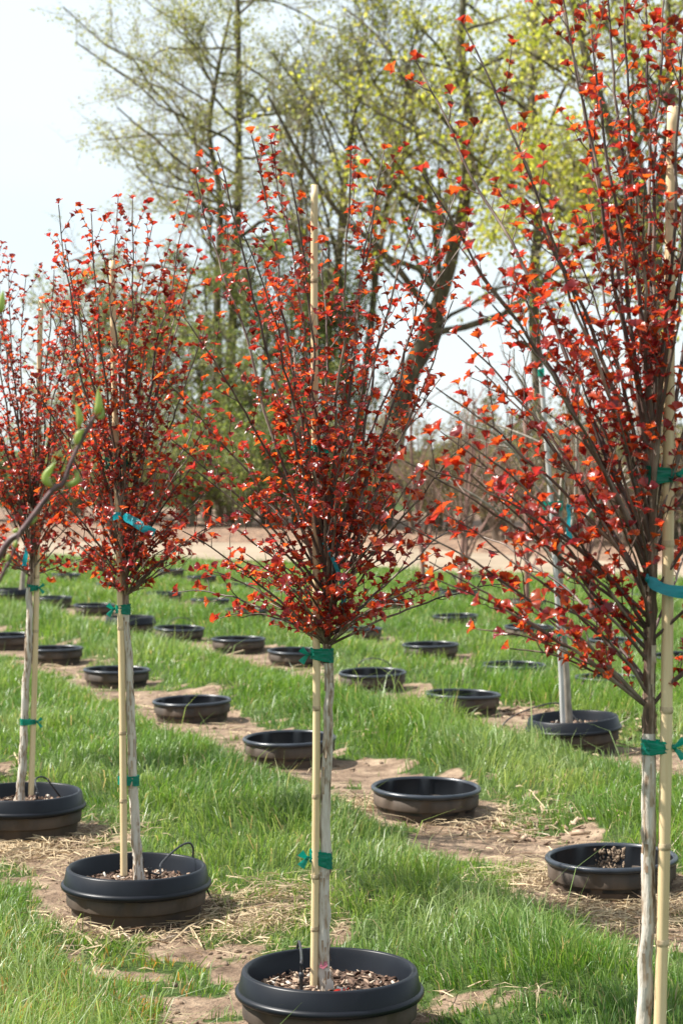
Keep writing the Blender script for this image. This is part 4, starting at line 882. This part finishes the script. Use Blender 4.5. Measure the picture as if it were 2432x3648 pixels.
bg_tree('maple_tree', 'maple with pale leaves partly hidden at the far side of the thickest bamboo stake', [
  ([foot(1760, 40)] + T_([(1755, 900, 0), (1740, 600, .2), (1720, 350, .3), (1700, 100, .2), (1690, -150, 0)], 40), .18, .03)], 106, MAP, .10, 3, n1=16, n2=9, n3=7, l1=.42, up=.2, ang=1.0, droop=.8, spread=.15, t0=.3)
# dense spring-green trees low on the left
for k, (u, top, d, sd, lab) in enumerate(((610, 560, 44, 107, 'dense bushy green tree behind the middle red tree'), (700, 640, 45, 108, 'round leafy green tree between alder and willow'), (470, 620, 45.5, 109, 'bushy green tree at the foot of the two-stemmed alder'), (180, 640, 52, 110, 'low distant olive tree at the open left end of the tree line'), (330, 720, 47, 111, 'short leafy tree behind the blue-ribboned red tree'))):
    bg_tree('leafy_tree', lab, [([foot(u, d)] + T_([(u+3, 1050, 0), (u-8, 880, .1), (u+6, (top+880)/2, .2), (u, top, .1)], d), .09, .02), ([foot(u+6, d+.1)] + T_([(u+25, 1030, .2), (u+45, 900, .3), (u+58, (top+940)/2, .3), (u+62, top+80, .4)], d), .07, .015)], sd, GRN if k in (0, 1) else OLV + GRN[:2], (.07), 6 if k < 3 else 5, n1=15, n2=10, n3=7, l1=.45, up=.25, t0=.12, ang=1.0, spread=.10)
# thicket of shrubs along the bank
def shrub(label, u, d, h, w_, seed, cols, nleaf, twig, leafsize=.055, group='shrubs of the thicket'):
    r_ = np.random.default_rng(seed); b0 = foot(u, d); b0[2] += .05; e = empty('thicket_shrub', b0, label, 'shrub', group); ns_ = 13; P0 = []
    for k in range(ns_):
        a = r_.uniform(0, 6.28); s = r_.uniform(.2, 1)*w_; t = np.linspace(0, 1, 8)[:, None]; hh = h*r_.uniform(.6, 1.05)
        P0.append(np.array([.12*math.cos(a), .12*math.sin(a), 0]) + np.hstack([np.cos(a)*s*t**1.4, np.sin(a)*s*t**1.4, hh*t*(1-.12*t)]) + r_.normal(0, .03, (8, 3))*t)
    P0 = np.array(P0); R0 = np.repeat(np.linspace(.022, .006, 8)[None], ns_, 0)
    P1, R1_ = children(P0, R0, 10, .1, 1, .7, .40, 6, r_, .3, .2, .6, minr=.005); P2, R2_ = children(P1, R1_, 6, .15, 1, .75, .45, 4, r_, .2, .2, .6, minr=.004)
    V, q_ = tubes(P0, R0, 5); obj('stems', mesh('stems', V, q_, M[twig], True), e)
    tag(obj('twigs', Bag().add(*tubes(P1, R1_, 4)).add(*tubes(P2, R2_, 3)).mesh('twigs', M[twig]), e), kind='stuff')
    if nleaf:
        V, T2, C = leaf_quads(P2, nleaf, leafsize, r_, .05, cols); tag(obj('foliage', Bag().add(V, T2, C).mesh('foliage', M['bgleaf']), e), kind='stuff')
    return e
BR = [(.16, .13, .06), (.13, .13, .045), (.20, .16, .09)]
sh = [shrub('tangled shrub of the bank thicket with small fresh green leaves', 560, bd(560, 3), 2.3, 1.0, 201, GRN, 6, 'bgtwig', .07), shrub('mostly bare brown brush shrub of the bank thicket', 1150, bd(1150, 2.4), 2.2, 1.0, 202, BR, 2, 'brush'), shrub('dull olive shrub of the bank thicket', 760, bd(760, 2.8), 2.1, 1.1, 203, OLV, 5, 'bgtwig', .06)]
k_ = 0
for (src_, u, d, s) in ((0, 430, 3.6, 1.0), (0, 640, 2.9, 1.1), (2, 350, 3.8, 0.95), (2, 250, 4.5, 0.9), (0, 130, 5.0, 0.9), (2, 40, 5.7, 0.9), (0, -60, 5.3, 1), (2, 860, 3.7, 1.1), (1, 960, 2.9, 1.15), (1, 1060, 2.3, 1.1), (2, 1010, 4.5, 1.2), (1, 1240, 2.3, 1.1), (1, 1330, 2.3, 1.2), (2, 1290, 5.0, 1.2), (1, 1430, 2.4, 1.15), (1, 1520, 2.5, 1.1), (2, 1450, 4.9, 1.2), (0, 1560, 6.0, 1.1), (1, 1640, 3.0, 1.1), (0, 690, 4.6, 1.2), (0, 520, 5.0, 1.3), (2, 1130, 5.7, 1.3), (2, 1370, 6.5, 1.3), (0, 300, 7.2, 1.1), (2, 1700, 6.3, 1.1), (2, 180, 8.2, 1.1)):
    c = copy_tree(sh[src_]); p_ = foot(u, bd(u, d)); c.location = (p_[0], p_[1], ZB+.05); c.rotation_euler = (0, 0, 1.1*k_); c.scale = (s, s, s*(1+.12*math.sin(k_))); k_ += 1

# ------------------------------------------------------------------ young potted trees of the far rows
def young(label, x, y, zr, pts, r0, seed, n1, bark, grp, name='young_tree', l1=.35, ang=.7, n2=4, up=.2, t0=.35):
    r_ = np.random.default_rng(seed); base = np.array([x, y, zr-.06]); e = empty(name, base, label, 'tree', grp)
    P = resample(np.array(pts), 16); R = np.linspace(r0, r0*.45, 16); R[0] *= 1.2; V, q_ = tubes(P-base, R, 9); obj('trunk', mesh('trunk', V, q_, M[bark], True), e)
    P1, R1_ = children(P[None], R[None], n1, t0, .98, ang, l1, 8, r_, up, .16, .6, minr=.003)
    for k in range(n1):
        V, q_ = tubes(P1[k]-base, R1_[k], 6); br = obj('branch', mesh('branch', V, q_, M[bark], True), e)
        P2, R2_ = children(P1[k:k+1], R1_[k:k+1], n2, .25, 1, .7, .4, 5, r_, up, .2, .6, minr=.0022); V, q_ = tubes(P2-base, R2_, 4); tag(obj('twigs', mesh('twigs', V, q_, M[bark], True), br), kind='stuff')
    return e
d = gy_
young('grey-barked young tree with bare pale branches tied to a grey pipe', gx_, gy_, gzr, [U(1303, 1660, d), U(1299, 1560, d), U(1291, 1450, d), U(1283, 1300, d), U(1282, 1200, d), U(1292, 1100, d), U(1310, 980, d), U(1330, 850, d)], .020, 301, 15, 'greybark', 'young trees of the far rows', l1=.62, ang=.95, t0=.42, up=.35, n2=5)
e = empty('pipe_stake', U(1292, 1668, d-.045), 'straight grey metal pipe stake of the grey-trunked tree', 'stake')
pb = np.array([U(1292, 1668, d-.045), U(1283, 1455, d-.03), U(1265, 1160, d-.02), U(1240, 845, d-.01)]); V, q_ = tubes(resample(pb, 14)-pb[0], np.full(14, .0115), 12); obj('pipe', mesh('pipe', V, q_, M['pipe'], True), e)
cv, cq = tubes(np.array([pb[-1]-pb[0]]*3) + np.array([[0, 0, -.01], [0, 0, .001], [0, 0, .002]]), np.array([.0118, .0118, .0005]), 12); obj('end_cap', mesh('end_cap', cv, cq, M['pipe'], True), e)
tie(d-.02, 846, 866, 1241, 1242, .0115, .0115, 'green tape wrapped at the top of the grey pipe', tails=False)
tie(d-.02, 1150, 1172, 1264, 1283, .0118, .015, 'green tie halfway up the grey pipe', dys=.01)
tie(d-.03, 1447, 1463, 1283, 1291, .0118, .0185, 'green tie low on the grey pipe', tails=False, dys=.01)
ribbon('flagging_ribbon', [U(1302, 1160, d-.06), U(1306, 1185, d-.07), U(1304, 1215, d-.07), U(1309, 1240, d-.07)], .022, 'blue ribbon hanging from the grey-trunked tree', up=(1, .3, .1))
ribbon('flagging_ribbon', [U(1305, 1162, d-.06), U(1325, 1168, d-.06), U(1345, 1178, d-.06)], .02, 'blue ribbon end curling sideways from the grey-trunked tree')
x, y = planted_far[1][1:]; zz = float(gbase(y))+.165
x, y = planted_far[2][1:]; zz = float(gbase(y))+.165
young('pale bare young tree leaning in a far pot', x, y, zz, [(x+.1, y, zz-.06), (x+.14, y, zz+.4), (x+.2, y+.02, zz+.9), (x+.16, y, zz+1.5)], .03, 302, 8, 'greybark', 'young trees of the far rows', l1=.5)
for k, (r, x, y) in enumerate(planted_far[3:]):
    zz = float(gbase(y))+.165; ln = .12*((k % 3)-1)
    young('bare reddish sapling with upright stems in a far pot by the path', x, y, zz, [(x, y, zz-.06), (x+ln*.3, y, zz+.5), (x+ln, y+.05, zz+1.2), (x+ln*1.3, y, zz+2.0)], .028, 310+k, 9, 'redbark', 'bare reddish saplings by the path', l1=.6, ang=.5, t0=.12, up=.5, n2=5)

# ------------------------------------------------------------------ fallen red leaves on the potting chips
for (ux, uy, d, lab, k, rz, tl) in ((300, 1998, 5.63, 'orange-red leaf standing at the trunk foot in the looped-tube pot', 4, .3, .9), (343, 1995, 5.66, 'crimson leaf scrap by the emitter in the looped-tube pot', 5, 1.9, .5), (349, 1988, 5.68, 'crimson leaf scrap leaning on the drip tube of the looped pot', 5, 2.6, .9),
        (33, 1808, 6.86, 'crimson leaf scrap in the pot beyond the straw heap', 0, .8, .6), (781, 2240, 4.50, 'small dark red leaf on the chips right of the white trunk', 5, 1.2, .8), (800, 2238, 4.52, 'crumpled red leaf on the chips farther from the white trunk', 1, 2.4, .6)):
    p_ = U(ux, uy, d); pot = min(R1, key=lambda q0: abs(q0[1]-d)); p_[2] = (.166 if pot is R1[1] else .153 if pot is R1[2] else .165) - .046
    o = bpy.data.objects.new('fallen_leaf', LEAF_MESH[(k % 4, k)]); col.objects.link(o); o.location = p_; o.scale = (.02,)*3; o.rotation_euler = (tl, .2, rz)
    tag(o, lab, 'leaf', 'fallen red leaves in the pots')
